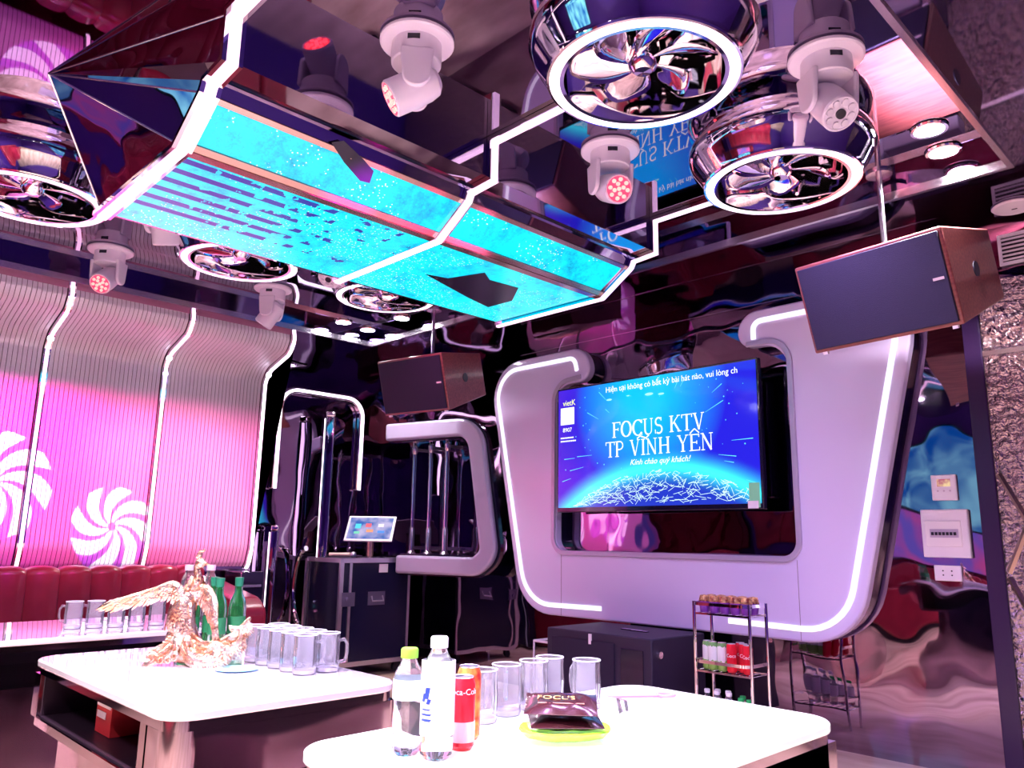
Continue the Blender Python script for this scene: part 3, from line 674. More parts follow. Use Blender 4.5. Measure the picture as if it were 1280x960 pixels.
# dark post, foil wall beyond, electrics
tag(B().box((-1.21, 4.53, 0), (-1.125, 4.60, 2.36)).build('dark_post', mat('aubergine_gloss', (.03, .012, .06), .25), bevel=.005), 'slim dark purple post at the right end of the mirrored wall', 'post')
tag(B().box((-1.124, 4.545, .02), (1.55, 4.585, 2.50)).build('foil_wall_panel', foil_m, smooth=False), 'crumpled shiny foil wall at the right picture edge', 'wall panel')
tag(B().box((-1.124, 4.53, 2.10), (1.55, 4.544, 2.125)).build('steel_rail', brushed), 'thin steel rail across the foil wall at the right edge', 'rail')
lt = thing('bronze_lattice', 'crossed bronze bars standing before the foil wall at the right edge', 'lattice', (-.9, 4.46, 0))
for (xa, za, xb, zb) in [(-.19, 1.0, .02, 1.48), (.02, 1.0, -.19, 1.48), (-.19, .02, .22, .98), (.22, .02, -.19, .98), (.02, 1.0, .23, 1.48), (.23, 1.0, .02, 1.48)]:
    s = B(); s.tube([(xa, 0, za), (xb, 0, zb)], .014, 4); s.build('bar', mat('bronze_band', (.55, .38, .33), .2, .9), lt)
th = thing('thermostat', 'white wall thermostat with small coloured screen above the breaker box', 'thermostat', (-1.38, D-.002, 1.43))
s = B(); s.box((-.062, -.018, -.068), (.062, 0, .068)); s.build('case', plwhite, th, bevel=.006)
s = B(); s.box((-.032, -.0195, .005), (.034, -.018, .045)); s.build('screen', noise_color(E('thermo_screen', (1, .5, .2), .7), (.5, .1, .2), (1, .75, .4), 30, target='Emission Color'), th)
s = B(); 
for x in (-.03, 0, .03): s.cyl((x, -.0195, -.018), (x, -.017, -.018), .005, n=10)
s.build('button', mat('grey_button', (.6, .5, .6), .4), th)
bb = thing('breaker_box', 'white breaker box on the mirrored wall above the socket', 'breaker box', (-1.39, D-.002, 1.19))
s = B(); s.box((-.115, -.03, -.125), (.115, 0, .125)); s.build('case', plwhite, bb, bevel=.006)
s = B(); s.box((-.095, -.035, -.07), (.08, -.03, .065)); s.build('door', mat('ivory', (.88, .84, .86), .25), bb, bevel=.003)
s = B(); s.box((-.072, -.0365, -.022), (.066, -.035, .022)); s.build('breaker_window', mat('grey_window', (.55, .48, .62), .3), bb)
for k in range(7):
    s = B(); s.box((-.064+k*.018, -.044, -.010), (-.052+k*.018, -.0366, .006)); s.build('breaker', blackpl, bb)
sk = thing('wall_socket', 'white double socket under the breaker box', 'socket', (-1.40, D-.002, .985))
s = B(); s.box((-.066, -.01, -.04), (.066, 0, .04)); s.build('plate', plwhite, sk, bevel=.005)
s = B()
for x in (-.022, .02):
    for z in (-.01, .012): s.cyl((x, -.0115, z), (x, -.009, z), .004, n=8)
s.build('pin_hole', blackpl, sk)

# ------------------------------------------------------------------ hanging speakers
def speaker(loc, eul, sc, label, bz):
    r = thing('hanging_speaker', label, 'speaker', group='wood-sided speakers hanging from the ceiling'); Rm = (Matrix.Rotation(eul[2], 4, 'Z')@Matrix.Rotation(eul[1], 4, 'Y')@Matrix.Rotation(eul[0], 4, 'X'))
    r.matrix_world = Matrix.Translation(loc)@Rm
    W, H, bx, dd, bh = .30*sc, .19*sc, bz*sc, .52*sc, .15*sc
    bxl = -W+.02
    F4 = [(-W, 0, -H), (W, 0, -H), (W, 0, H), (-W, 0, H)]; K4 = [(bxl, dd, -bh), (bx, dd, -bh), (bx, dd, bh), (bxl, dd, bh)]
    s = B(); v = [Vector(p) for p in F4+K4]; s.add(v, [(0, 1, 2, 3), (7, 6, 5, 4), (0, 4, 5, 1), (1, 5, 6, 2), (2, 6, 7, 3), (3, 7, 4, 0)]); s.build('cabinet', wood, r, bevel=.008)
    s = B(); s.box((-W+.016, -.012, -H+.016), (W-.016, .004, H-.016)); s.build('grille', grille_m, r, bevel=.004)
    s = B(); s.box((W-.075, -.014, -.008), (W-.03, -.0122, .004)); s.build('badge', mat('silver_badge', (.85, .8, .8), .25, .6), r)
    p = Vector((W, .0, 0)).lerp(Vector((bx, dd, 0)), .5); n = Vector((dd, W-bx, 0)).normalized()
    s = B(); s.cyl(p-n*.002, p+n*.004, .035, n=24); s.build('side_port', blackpl, r)
    for x in (-W+.04, W-.05):
        s = B(); s.box((x, .0, -H-.012), (x+.022, .018, -H+.002)); s.build('corner_tab', plwhite, r)
    # bracket up to the ceiling, built in world axes then brought to the speaker's frame
    inv = r.matrix_world.inverted(); mid = r.matrix_world@Vector((-.02, dd*.5, H*.9)); top = Vector((mid.x, mid.y, HS if mid.y > SY1 else HC))
    s = B(); s.tube([inv@mid, inv@top], .014, 10); s.cyl(inv@(top-Vector((0, 0, .012))), inv@top, .06, n=20); s.build('ceiling_bracket', brushed, r)
    return r
K = 1.12
def sl(p): return Vector((p[0]*K, p[1]*K, CAMZ+(p[2]-CAMZ)*K))
speaker(sl((-1.143, 3.142, 2.113)), (.328, -.021, -.077), K, 'big wood-sided speaker hanging before the white panel at the right', .30)
speaker(sl((-4.157, 3.122, 2.127)), (.285, .016, .139), K, 'wood-sided speaker hanging near the far corner, left of the television', .20)

# ------------------------------------------------------------------ silver C frame, rods, light tubes
a0 = Vector((-4.7, 4.45)); dv = (Vector((-5.9, 4.05))-a0); dv.normalize()
def CP(u, z, t):  # u = distance along the slanted plane to the left
    n = Vector((-dv.y, dv.x)); n = n if n.y < 0 else -n
    p = a0+dv*u+n*t; return (p.x, p.y, z)
def X2u(x): return (x+4.7)/dv.x
cf = thing('silver_frame', 'silver C-shaped frame standing against the mirrored wall beside the corner', 'frame', (-4.9, 4.38, .82)); cfo = Vector((-4.9, 4.38, .82))
outl = fillet([Vector((X2u(-5.76), 2.04)), Vector((X2u(-4.90), 2.055)), Vector((X2u(-4.745), 1.0)), Vector((X2u(-4.86), .90)), Vector((X2u(-5.6), .90))], [0, .2, .14, .12, 0], 8)
sd = 1
s = B(); band(s, outl, -.075, .075, CP, 0, .07); bmesh.ops.translate(s.bm, verts=s.bm.verts, vec=-cfo); s.build('front_band', lacqs, cf, bevel=.022, seg=3)
s = B(); band(s, outl, -.09, .09, CP, -.06, -.002); bmesh.ops.translate(s.bm, verts=s.bm.verts, vec=-cfo); s.build('back_band', blackgl, cf)
for k, x in enumerate((-5.80, -5.56, -5.33)):
    y = 4.42; r = thing('chrome_rod', ['chrome rod inside the silver C frame, left one', 'chrome rod inside the silver C frame, middle one', 'chrome rod inside the silver C frame, right one'][k], 'rod', (x, y, .96), 0, 'chrome rods behind the flight case')
    s = B(); s.cyl((0, 0, .02), (0, 0, 1.04), .018, n=16); s.build('bar', chrome, r)
    s = B(); s.lathe([(0, 0), (.04, 0), (.04, .03), (.026, .05), (.026, .24), (.019, .26)], n=20); s.build('foot_sleeve', brushed, r)
    s = B(); s.lathe([(.019, .92), (.026, .94), (.026, .99), (.019, 1.0)], n=20); s.build('top_collar', brushed, r)
    s = B(); s.box((-.012, -.012, .06), (.012, .168, .09)); s.box((-.012, -.012, .95), (.012, .168, .98)); s.build('wall_bracket', brushed, r)
# inverted U light
up = fillet([Vector(p) for p in [(3.27, 1.52), (3.27, 2.40), (4.12, 2.40), (4.12, 1.55)]], [0, .17, .17, 0], 10)
ul = thing('arched_light', 'inverted U light tube on the dark mirror wall left of the corner', 'light', (-6.24, 3.7, 1.52))
s = B(); band(s, [p-Vector((3.7, 1.52)) for p in up], -.03, .03, lambda a, b, t: (t, a, b), -.055, .0); s.build('housing', chrome, ul, bevel=.008)
s = B(); band(s, [p-Vector((3.7, 1.52)) for p in up], -.012, .012, lambda a, b, t: (t, a, b), .0005, .010); s.build('light_line', led, ul)
# glass light column on the case
def column(loc, h, label, wd=.05):
    r = thing('glass_light_column', label, 'light', loc, -.6)
    s = B(); s.prism(ll(rrect(-wd, -wd*.8, wd, wd*.8, .015)), XY, 0, h-.05); s.build('mirror_column', mat('dark_chrome', (.4, .36, .5), .04, 1), r, bevel=.004)
    s = B(); s.prism(ll(rrect(-wd, -wd*.8, wd, wd*.8, .015)), XY, h-.0495, h); s.build('top_cap', chrome, r, bevel=.02, seg=3)
    s = B(); s.box((-.011, -wd*.8-.012, .01), (.011, -wd*.8-.001, h-.06)); s.build('light_line', led, r)
    return r
column((-6.08, 3.68, .935), 1.28, 'tall mirrored column with a vertical light line standing on the flight case')
column((-6.16, 3.26, .0), 1.21, 'short mirrored light column on the floor between sofa end and flight case', .04)
# curved chrome hoop beside the case
hp = thing('chrome_hoop', 'curved chrome hoop leaning beside the flight case', 'hoop', (-6.0, 3.5, .0))
pp = [(.30-.0-.28*math.cos(a), 0, .72+.33*math.sin(a)) for a in [math.radians(-60+k*12) for k in range(14)]]
pp = [(-.08-.17*math.cos(math.radians(t)), .02, .70+.32*math.sin(math.radians(t))) for t in range(-70, 100, 10)]
s = B(); s.tube(pp, .022, 10); s.build('hoop', chrome, hp)
s = B(); s.cyl((-.138, .02, 0), (-.138, .02, .41), .012); s.build('stand', chrome, hp)

# ------------------------------------------------------------------ flight case with tablet
fc = thing('flight_case', 'black flight case with aluminium edges carrying the touch tablet', 'flight case', (-5.92, 3.955, 0))
hx, hy, z0, z1 = .27, .345, .11, .93
s = B(); s.box((-hx, -hy, z0), (hx, hy, z1)); s.build('body', mat('navy_black_laminate', (.008, .008, .035), .18), fc, smooth=False)
s = B(); e = .018
for sx in (-1, 1):
    for sy in (-1, 1): s.box((sx*hx-e, sy*hy-e, z0-.005), (sx*hx+e*.3 if sx > 0 else sx*hx+e, sy*hy+e*.3 if sy > 0 else sy*hy+e, z1+.005))
for z in (z0, z1):
    for sy in (-1, 1): s.box((-hx, sy*hy-e*.7, z-e), (hx, sy*hy+e*.7, z+e))
    for sx in (-1, 1): s.box((sx*hx-e*.7, -hy, z-e), (sx*hx+e*.7, hy, z+e))
s.build('edge_frame', alu, fc, smooth=False)
s = B(); s.box((hx+.001, -hy+.07, z0+.02), (hx+.010, -hy+.095, z1-.02)); s.build('door_edge', alu, fc)
s = B(); s.lathe([(0, 0), (.02, 0), (.02, .012), (0, .014)], (hx+.01, -hy+.055, .62), 16, Matrix.Rotation(PI/2, 3, 'Y')); s.box((hx+.004, -hy+.01, .565), (hx+.014, -hy+.13, .675)); s.build('butterfly_latch', mat('dark_latch', (.25, .22, .35), .3, .8), fc)
s = B(); s.box((hx, .0-.08, .565), (hx+.006, .09, .675)); s.build('handle_plate', mat('dark_latch'), fc)
s = B(); s.tube([(hx+.012, -.05, .64), (hx+.03, -.05, .60), (hx+.03, .06, .60), (hx+.012, .06, .64)], .007); s.build('handle', alu, fc)
s = B(); s.box((hx+.001, .02, .83), (hx+.003, .11, .90)); s.build('paper_note', plwhite, fc)
s = B(); s.box((hx+.001, .20, .86), (hx+.004, .27, .905)); s.build('power_display', E('blue_display', (.05, .15, 1), .8), fc)
for sx in (-1, 1):
    for sy in (-1, 1):
        s = B(); s.cyl((sx*(hx-.06)-.015, sy*(hy-.06), .045), (sx*(hx-.06)+.015, sy*(hy-.06), .045), .044, n=20); s.box((sx*(hx-.06)-.022, sy*(hy-.06)-.02, .05), (sx*(hx-.06)+.022, sy*(hy-.06)+.02, z0)); s.build('caster', blackpl, fc)
tb = thing('touch_tablet', 'white framed touch tablet tilted on a metal stand on the flight case', 'tablet', (-5.80, 3.97, .945), math.radians(42))
Rt = Matrix.Rotation(math.radians(-48), 3, 'X'); ot = (0, 0, .25)
s = B(); s.box((-.21, -.135, -.009), (.21, .135, .006), Matrix.Rotation(math.radians(52), 3, 'X'), ot); s.build('frame', plwhite, tb, bevel=.004)
s = B(); s.box((-.19, -.115, .0065), (.19, .115, .0085), Matrix.Rotation(math.radians(52), 3, 'X'), ot); tscr = s.build('screen', noise_color(E('tablet_screen', (.2, .4, .8), .9), (.03, .12, .45), (.5, .45, .7), 9, 2, target='Emission Color'), tb)
Rq = Matrix.Rotation(math.radians(52), 3, 'X')
tc_ = [((1, .15, .2), -.02, .03, .05, .04), ((1, .35, .2), .0, -.03, .06, .03), ((.1, .7, .9), -.11, .02, .05, .05), ((.9, .8, .95), .09, .03, .05, .035), ((.1, .3, .9), .10, -.04, .06, .025), ((.2, .7, .5), -.11, -.05, .05, .025)]
for c, x, y, a, b_ in tc_:
    s = B(); s.box((x-a/2, y-b_/2, .0087), (x+a/2, y+b_/2, .0095), Rq, ot); s.build('menu_tile', E('tile%.1f%.1f' % (c[0], c[1]), c, .9), tscr)
s = B(); s.cyl((0, .02, .01), (0, .02, .22), .03, n=20); s.build('stand', mat('copper_stand', (.85, .55, .45), .25, 1), tb)
s = B(); s.lathe([(0, 0), (.13, 0), (.13, .008), (.10, .014), (0, .014)], (0, .02, 0), 28); s.build('stand_base', brushed, tb)
mc = thing('wired_microphone', 'pale microphone with cable lying on the flight case beside the light column', 'microphone', (-5.82, 3.70, .975), .75)
s = B(); s.tube([(-.10, 0, 0), (-.02, 0, 0), (.08, 0, 0)], [.014, .015, .018], 12); s.build('body', mat('pale_gold', (.85, .65, .55), .35, .4), mc)
s = B(); s.sphere((.105, 0, 0), .026, 14, 10); s.build('grille', alu, mc)
cb = B(); cb.tube([(-6.1+.12*math.cos(t*.5)+.006*t, 3.82+.07*math.sin(t*.5), .958+.0012*t) for t in range(0, 30)], .005, 6)
tag(cb.build('cable_coil', blackpl), 'coiled black cable on top of the flight case', 'cable')

# ------------------------------------------------------------------ subwoofer
sb = thing('subwoofer', 'long black subwoofer box on the floor under the white panel', 'speaker', (-3.19, 4.13, 0))
s = B(); s.box((-.41, -.26, .02), (.41, .30, .57)); s.build('cabinet', mat('black_paint', (.02, .014, .04), .5, bump=(250, .001, 2)), sb, bevel=.008)
s = B(); s.box((-.36, -.268, .06), (.14, -.26, .52)); s.build('grille', grille_m, sb)
s = B(); s.box((.19, -.266, .28), (.35, -.26, .50)); s.build('port', blackgl, sb)
s = B(); s.box((-.03, .02, .57), (.12, .06, .576)); s.box((.06, .0, .57), (.18, .035, .5762)); s.build('top_label', blackgl, sb)
s = B(); s.box((-.055, -.27, .50), (-.035, -.2605, .56)); s.build('white_tag', plwhite, sb)
s = B(); s.cyl((.41, -.19, .48), (.425, -.19, .48), .02, n=20); s.build('side_screw', chrome, sb)

# wire rack of drinks
def wire_rack(loc, w, dp, shelves, label, top):
    r = thing('drinks_rack', label, 'rack', loc)
    for sx in (-1, 1):
        for sy in (-1, 1):
            s = B(); s.cyl((sx*w/2, sy*dp/2, 0), (sx*w/2, sy*dp/2, top), .009, n=10); s.build('post', chrome, r)
    for z in shelves:
        s = B()
        for k in range(9): x = -w/2+w*k/8; s.tube([(x, -dp/2, z), (x, dp/2, z)], .0025, 6)
        s.box((-w/2, -dp/2-.002, z-.006), (w/2, -dp/2+.002, z+.004)); s.box((-w/2, dp/2-.002, z-.006), (w/2, dp/2+.002, z+.004)); s.build('shelf', chrome, r)
        s = B(); f = fillet([Vector((-w/2, dp/2)), Vector((-w/2, -dp/2-.03)), Vector((w/2, -dp/2-.03)), Vector((w/2, dp/2))], .05, 6)
        band(s, f, -.002, .002, XY, z+.045, z+.062); s.build('guard_rail', chrome, r)
    return r
RX, RY = -2.36, 4.02
rk = wire_rack((RX, RY, 0), .34, .18, [.12, .43, .735], 'chrome three-shelf rack of drinks beside the subwoofer', .80)
def snack(i):
    r = thing('snack_pack', 'small brown and gold snack tub on the rack top shelf', 'snack', (0, 0, 0))
    s = B(); s.lathe([(.0, 0), (.024, 0), (.031, .055), (.031, .06), (0, .06)], n=18); s.build('tub', mat('purple_pack', (.18, .03, .35), .35), r)
    s = B(); s.lathe([(.030, .0585), (.032, .060), (.032, .066), (.0, .068)], n=18); s.lathe([(0, .068), (.03, .068), (.024, .092), (0, .096)], n=18); s.build('foil_lid', noise_color(mat('gold_pack', (.7, .35, .1), .3, .4), (.25, .04, .04), (.95, .6, .25), 60), r)
    return r
sp0 = snack(0); k = 0
for yy in (-.045, .03):
    for xx in (-.13, -.065, 0, .065, .13):
        loc = (RX+xx, RY+yy, .74)
        if k == 0: sp0.location = loc; sp0['group'] = 'snack tubs on the rack top'
        else: dup(sp0, loc, k*.7, None, 'snack tubs on the rack top')
        k += 1
def can(body, name, label, h=.15, rr=.0265, txt=None, txtm=None):
    r = thing(name, label, 'drink can')
    s = B(); s.lathe([(0, .002), (rr*.75, 0), (rr, .008), (rr, h-.014), (rr*.82, h-.002)], n=24); s.build('body', body, r)
    s = B(); s.lathe([(rr*.82, h-.003), (rr*.86, h), (rr*.8, h-.001), (rr*.76, h-.005), (0, h-.005)], n=24); s.box((-.006, -.012, h-.0045), (.006, .010, h-.002)); s.build('lid', alu, r)
    return r
def stripe_mat(name, c1, c2, c3, z1, z2, sc):
    m = mat(name, c1, .25, .2); nt = m.node_tree; N = nt.nodes; L = nt.links
    tc = N.new('ShaderNodeTexCoord'); sp = N.new('ShaderNodeSeparateXYZ'); L.new(tc.outputs['Object'], sp.inputs[0])
    cr = N.new('ShaderNodeValToRGB'); cr.color_ramp.interpolation = 'CONSTANT'; e = cr.color_ramp.elements
    e[0].position = 0; e[0].color = (*c1, 1); e[1].position = z1; e[1].color = (*c2, 1); x = e.new(z2); x.color = (*c3, 1)
    mu = N.new('ShaderNodeMath'); mu.operation = 'MULTIPLY'; mu.inputs[1].default_value = sc
    n = N.new('ShaderNodeTexNoise'); n.inputs['Scale'].default_value = 60; ad = N.new('ShaderNodeMath'); ad.operation = 'MULTIPLY_ADD'; ad.inputs[1].default_value = .25
    L.new(tc.outputs['Object'], n.inputs['Vector']); L.new(sp.outputs[2], mu.inputs[0]); L.new(n.outputs['Fac'], ad.inputs[0]); L.new(mu.outputs[0], ad.inputs[2])
    L.new(ad.outputs[0], cr.inputs[0]); L.new(cr.outputs[0], N['Principled BSDF'].inputs['Base Color']); return m
greenc = stripe_mat('green_white_can', (.25, .5, .1), (.85, .9, .85), (.2, .45, .15), .45, .95, 6.5)
redc = mat('red_can', (.75, .02, .04), .25, .2)
gc = can(greenc, 'drink_can', 'white and green slim can on the middle rack shelf')
rc = can(redc, 'drink_can', 'red slim can on the middle rack shelf'); 
def wrap_text(txt, size, rad, z, m, parent, rot=0, n='lettering'):
    o = text_mesh(n, txt, size, m, parent, Matrix.Identity(4), 'CENTER', .0002)
    for v in o.data.vertices:
        a = -PI/2+rot+v.co.x/rad; zz = v.co.y+z; rr = rad+.0006+v.co.z
        v.co = (rr*math.cos(a), rr*math.sin(a), zz)
    return o
wrap_text('Coca', .026, .0265, .08, plwhite, rc, .4)
for k, (x, y) in enumerate([(-.13, -.03), (-.08, -.055), (-.025, -.05)]):
    if k == 0: gc.location = (RX+x, RY+y, .437); gc['group'] = 'green and white cans on the rack'
    else: dup(gc, (RX+x, RY+y, .437), k, None)
for k, (x, y) in enumerate([(.035, -.055), (.082, -.01), (.13, -.05), (.04, .03)]):
    if k == 0: rc.location = (RX+x, RY+y, .437); rc['group'] = 'red cans on the rack'
    else: dup(rc, (RX+x, RY+y, .437), [0, .3, -.2, .5][k], None)
capg = mat('green_cap', (.25, .75, .06), .3); capw = mat('white_cap', (.92, .92, .95), .3); capdg = mat('deep_green_cap', (.03, .5, .12), .3)
water = mat('clear_bottle', (.93, .95, 1), .03, trans=.95, ior=1.33)
def bottle(name, label, h, rr, capm, labm=None, neck=.013, lz=(.35, .72), group=None, bodym=None):
    r = thing(name, label, 'bottle', (0, 0, 0), 0, group)
    s = B(); s.lathe([(0, .004), (rr*.7, 0), (rr*.95, .008), (rr, .02), (rr*.97, h*.18), (rr, h*.2), (rr, h*.36), (rr*.93, h*.45), (rr, h*.55), (rr, h*.70), (rr*.9, h*.77), (rr*.55, h*.86), (neck, h*.91), (neck, h*.93)], n=28); s.build('body', bodym or water, r)
    s = B(); s.lathe([(0, h*.905), (neck+.003, h*.905), (neck+.003, h-.003), (neck+.001, h), (0, h)], n=20); s.build('cap', capm, r)
    if labm:
        s = B(); s.lathe([(rr*.95, h*lz[0]-.001), (rr+.0008, h*lz[0]), (rr+.0008, h*lz[1]), (rr*.95, h*lz[1]+.001)], n=28); s.build('wrap_label', labm, r)
    return r
wb = bottle('water_bottle', 'water bottle with white cap on the bottom rack shelf', .205, .026, capw, plwhite)
for k, (x, y) in enumerate([(-.13, -.045), (-.085, -.01), (-.06, -.06), (-.02, -.01), (.01, -.055)]):
    if k == 0: wb.location = (RX+x, RY+y, .127); wb['group'] = 'white-capped bottles on the rack'
    else: dup(wb, (RX+x, RY+y, .127), None, None)
gb = bottle('water_bottle', 'water bottle with green cap on the bottom rack shelf', .185, .026, capdg, plwhite)
for k, (x, y) in enumerate([(.05, .02), (.075, -.045), (.13, -.055)]):
    if k == 0: gb.location = (RX+x, RY+y, .127); gb['group'] = 'green-capped bottles on the rack'
    else: dup(gb, (RX+x, RY+y, .127), None, None)
wr2 = thing('white_wire_stand', 'white wire stand showing left of the subwoofer', 'stand', (-3.78, 4.12, 0))
s = B()
for x in (-.1, .1):
    for y in (-.08, .08): s.cyl((x, y, 0), (x, y, .45), .007, n=8)
for z in (.30, .445):
    s.tube([(-.1, -.08, z), (.1, -.08, z), (.1, .08, z), (-.1, .08, z)], .008, 8, closed=True)
s.build('wire_frame', plwhite, wr2)

# ------------------------------------------------------------------ sofa along the ribbed wall (and its twin behind the camera, seen in the mirrors)
def sofa(loc, rz, L0, label, arm=True):
    r = thing('channel_sofa', label, 'sofa', loc, rz, 'red channelled sofas')
    n = int(L0/.19); st = L0/n
    bp_ = blackpl
    s = B(); s.box((-.0, -L0/2, .0), (.74, L0/2, .10)); s.build('plinth', bp_, r)
    s = B()
    for i in range(n):
        y0 = -L0/2+i*st; pts = fillet([Vector((.02, .30)), Vector((.30, .30)), Vector((.26, .90)), Vector((.16, .905)), Vector((.02, .88))], [0, .03, .07, .05, 0], 5, True)
        m_ = len(pts); vs = []
        for j in range(7):
            g = j/6; bul = math.sin(PI*g)**.5; yy = y0+.001+g*(st-.002)
            for p in pts:
                fx = .14+(p.x-.14)*(1-.12*(1-bul)); fz = p.y-.02*(1-bul); vs.append(Vector((fx, yy, fz)))
        fs = [(j*m_+k, j*m_+(k+1) % m_, (j+1)*m_+(k+1) % m_, (j+1)*m_+k) for j in range(6) for k in range(m_)]+[tuple(range(m_))[::-1], tuple(range(6*m_, 7*m_))]
        s.add(vs, fs)
    s.build('backrest', leather, r)
    for k in range(2):
        s = B(); a = -L0/2+k*L0/2+.004; s.box((.26, a, .10), (.82, a+L0/2-.008, .46)); s.build('seat_cushion', leather, r, bevel=.04, seg=4)
    if arm:
        s = B(); pts = fillet([Vector((.0, .02)), Vector((.84, .02)), Vector((.84, .62)), Vector((.72, .69)), Vector((0, .80))], [0, .03, .10, .12, .05], 6, True)
        s.prism(ll(pts), XZ, L0/2+.006, L0/2+.22); s.build('arm', leather, r, bevel=.035, seg=3)
    return r
sofa((-6.13, .82, 0), 0, 3.5, 'long dark red channelled leather sofa under the ribbed pink wall')
sofa((-2.7, -2.5, 0), PI/2, 5.4, 'red channelled leather sofa behind the tables, seen only mirrored in the walls', False)
tag(B().box((-6.25, 3.12, 0), (-5.95, 3.2, .01)).build('floor_plate', blackgl), 'black plate on the floor at the sofa end', 'plate') if False else None
bc = thing('black_cabinet', 'black glossy cabinet between the sofa arm and the wall', 'cabinet', (-6.1, 2.98, 0))
s = B(); s.box((-.16, -.08, .02), (.12, .12, .84)); s.build('body', blackgl, bc, bevel=.01)
s = B(); s.box((.121, -.05, .72), (.124, .10, .74)); s.build('trim_bar', brushed, bc)

# ------------------------------------------------------------------ tables
def table(x0, y0, x1, y1, zt, label, topm, openings, overhang=.014, lower=True, foot=None):
    cx, cy2 = (x0+x1)/2, (y0+y1)/2; r = thing('karaoke_table', label, 'table', (cx, cy2, 0), 0, 'white-topped tables')
    a, b_ = (x1-x0)/2, (y1-y0)/2
    s = B(); s.prism(ll(rrect(-a, -b_, a, b_, .085, 8)), XY, zt-.022, zt); s.build('tabletop', topm, r, bevel=.005)
    o = overhang; bx0, by0, bx1, by1 = -a+o, -b_+o, a-o, b_-o; zb = zt-.19
    # carcass of boards around open shelves
    s = B(); th_ = .02
    s.prism(ll(rrect(bx0, by0, bx1, by1, .05, 6)), XY, zt-.045, zt-.023); s.prism(ll(rrect(bx0, by0, bx1, by1, .05, 6)), XY, zb, zb+.022)
    s.build('carcass_board', steelw, r)
    side = openings   # 'y-' or 'x+'
    if side == 'y-':
        s = B(); s.box((bx0, by0+.05, zb+.022), (bx0+.04, by1, zt-.045)); s.box((bx0, by0, zb+.022), (bx0+.06, by0+.05, zt-.045)); s.build('side_panel', steelw, r)
        s = B(); pl = fillet([Vector((bx1-.13, by0)), Vector((bx1, by0)), Vector((bx1, by1)), Vector((bx1-.05, by1))], [0, .07, .04, 0], 8)
        band(s, pl, 0, .015, XY, 0, zt-.0455); s.build('side_panel', steelw, r)
        s = B(); s.box((bx0+.041, by0+.012, zb+.0225), (bx1-.05, by0+.30, zb+.0262)); s.box((bx0+.041, by0+.012, zt-.050), (bx1-.05, by0+.30, zt-.0455)); s.box((bx0+.0605, by0+.012, zb+.0262), (bx0+.066, by0+.30, zt-.050)); s.build('shelf_shade_sheet', mat('shaded_dark_wood', (.012, .004, .012), .4), r)  # dark sheets added inside, putting the open shelf's shade into colour
        s = B(); s.box((bx1-.165, by0, zb+.022), (bx1-.12, by0+.015, zt-.045)); s.build('front_stile', steelw, r)
        s = B(); s.box((bx0+.04, by0+.30, zb+.022), (bx1-.016, by0+.31, zt-.045)); s.build('shelf_back', mat('shaded_dark_wood', (.012, .004, .012), .4), r)
        s = B(); s.prism(ll(rrect(bx0+.16, by0+.03, bx1-.02, by1-.02, .04)), XY, 0, zb); s.build('pedestal', steelw, r)
    else:
        for yy in (by0, by1-.04):
            s = B(); s.box((bx0, yy, zb+.022), (bx1, yy+.04, zt-.045)); s.build('side_panel', steelw, r)
        s = B(); s.box((bx0+.02, by0+.04, zb+.022), (bx0+.03, by1-.04, zt-.045)); s.build('shelf_back', mat('shaded_dark_wood', (.012, .004, .012), .4), r)
        s = B(); s.prism(ll(rrect(bx0+.05, by0+.10, bx1-.03, by1-.10, .04)), XY, .0, zb); s.build('pedestal', steelw, r)
    return r
ZT = .74
table(-2.86, .725, -1.785, 1.36, ZT, 'white-topped mirrored table with the golden bird statue', whitetop, 'y-')
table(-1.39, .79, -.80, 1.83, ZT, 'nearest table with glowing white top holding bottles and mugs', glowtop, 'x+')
table(-3.98, .45, -3.32, 1.72, ZT, 'white-topped table nearest the ribbed wall with a row of mugs', whitetop, 'x+')
bxs = thing('red_carton', 'red tissue carton on the shelf inside the statue table', 'carton', (-2.42, .86, .578))
s = B(); s.box((-.06, -.05, 0), (.06, .09, .112)); s.build('box', mat('red_card', (.5, .02, .03), .5), bxs)
s = B(); s.box((-.055, -.052, .07), (.055, -.0502, .098)); s.box((-.05, -.052, .04), (.02, -.0502, .058)); s.build('printed_band', plwhite, bxs)

# mugs
def make_mug():
    r = thing('glass_mug', 'x', 'mug'); h = .106; R_ = .0335
    s = B(); n = 32
    s.lathe([(0, .0), (R_*.92, .0), (R_, .006), (R_*1.0, .03), (R_*1.03, .055), (R_*.97, .085), (R_*1.0, h), (R_*.93, h), (R_*.90, .085), (R_*.94, .055), (R_*.9, .02), (0, .014)], n=12); o = s.build('cup', glass, r)
    for p in o.data.polygons: p.use_smooth = False
    s = B(); s.tube([(R_*.965*math.cos(2*PI*k/24), R_*.965*math.sin(2*PI*k/24), h) for k in range(24)], .0017, 6, closed=True); s.build('rim', mat('whitened_glass', (.92, .9, 1), .1, trans=.35), r); s = B(); s.lathe([(0, .002), (R_*.9, .002), (R_*.92, .012), (0, .013)], n=12); s.build('base', mat('whitened_glass'), r)  # whiter glass puts the bright rim highlight into the colour
    s = B(); s.tube([(R_*.97, 0, .086), (R_+.012, 0, .089), (R_+.021, 0, .076), (R_+.022, 0, .052), (R_+.016, 0, .030), (R_*.98, 0, .026)], .005, 8); s.build('handle', glass, r)
    return r
mug = make_mug(); first = [True]
def put_mug(x, y, rz, label, group, sc=1):
    if first[0]: first[0] = False; o = mug; o.location = (x, y, ZT+.0005); o.rotation_euler = (0, 0, rz); o['label'] = label; o['group'] = group
    else: o = dup(mug, (x, y, ZT+.0005), rz, label, group)
    return o
nm = ['first', 'second', 'third', 'fourth', 'fifth']
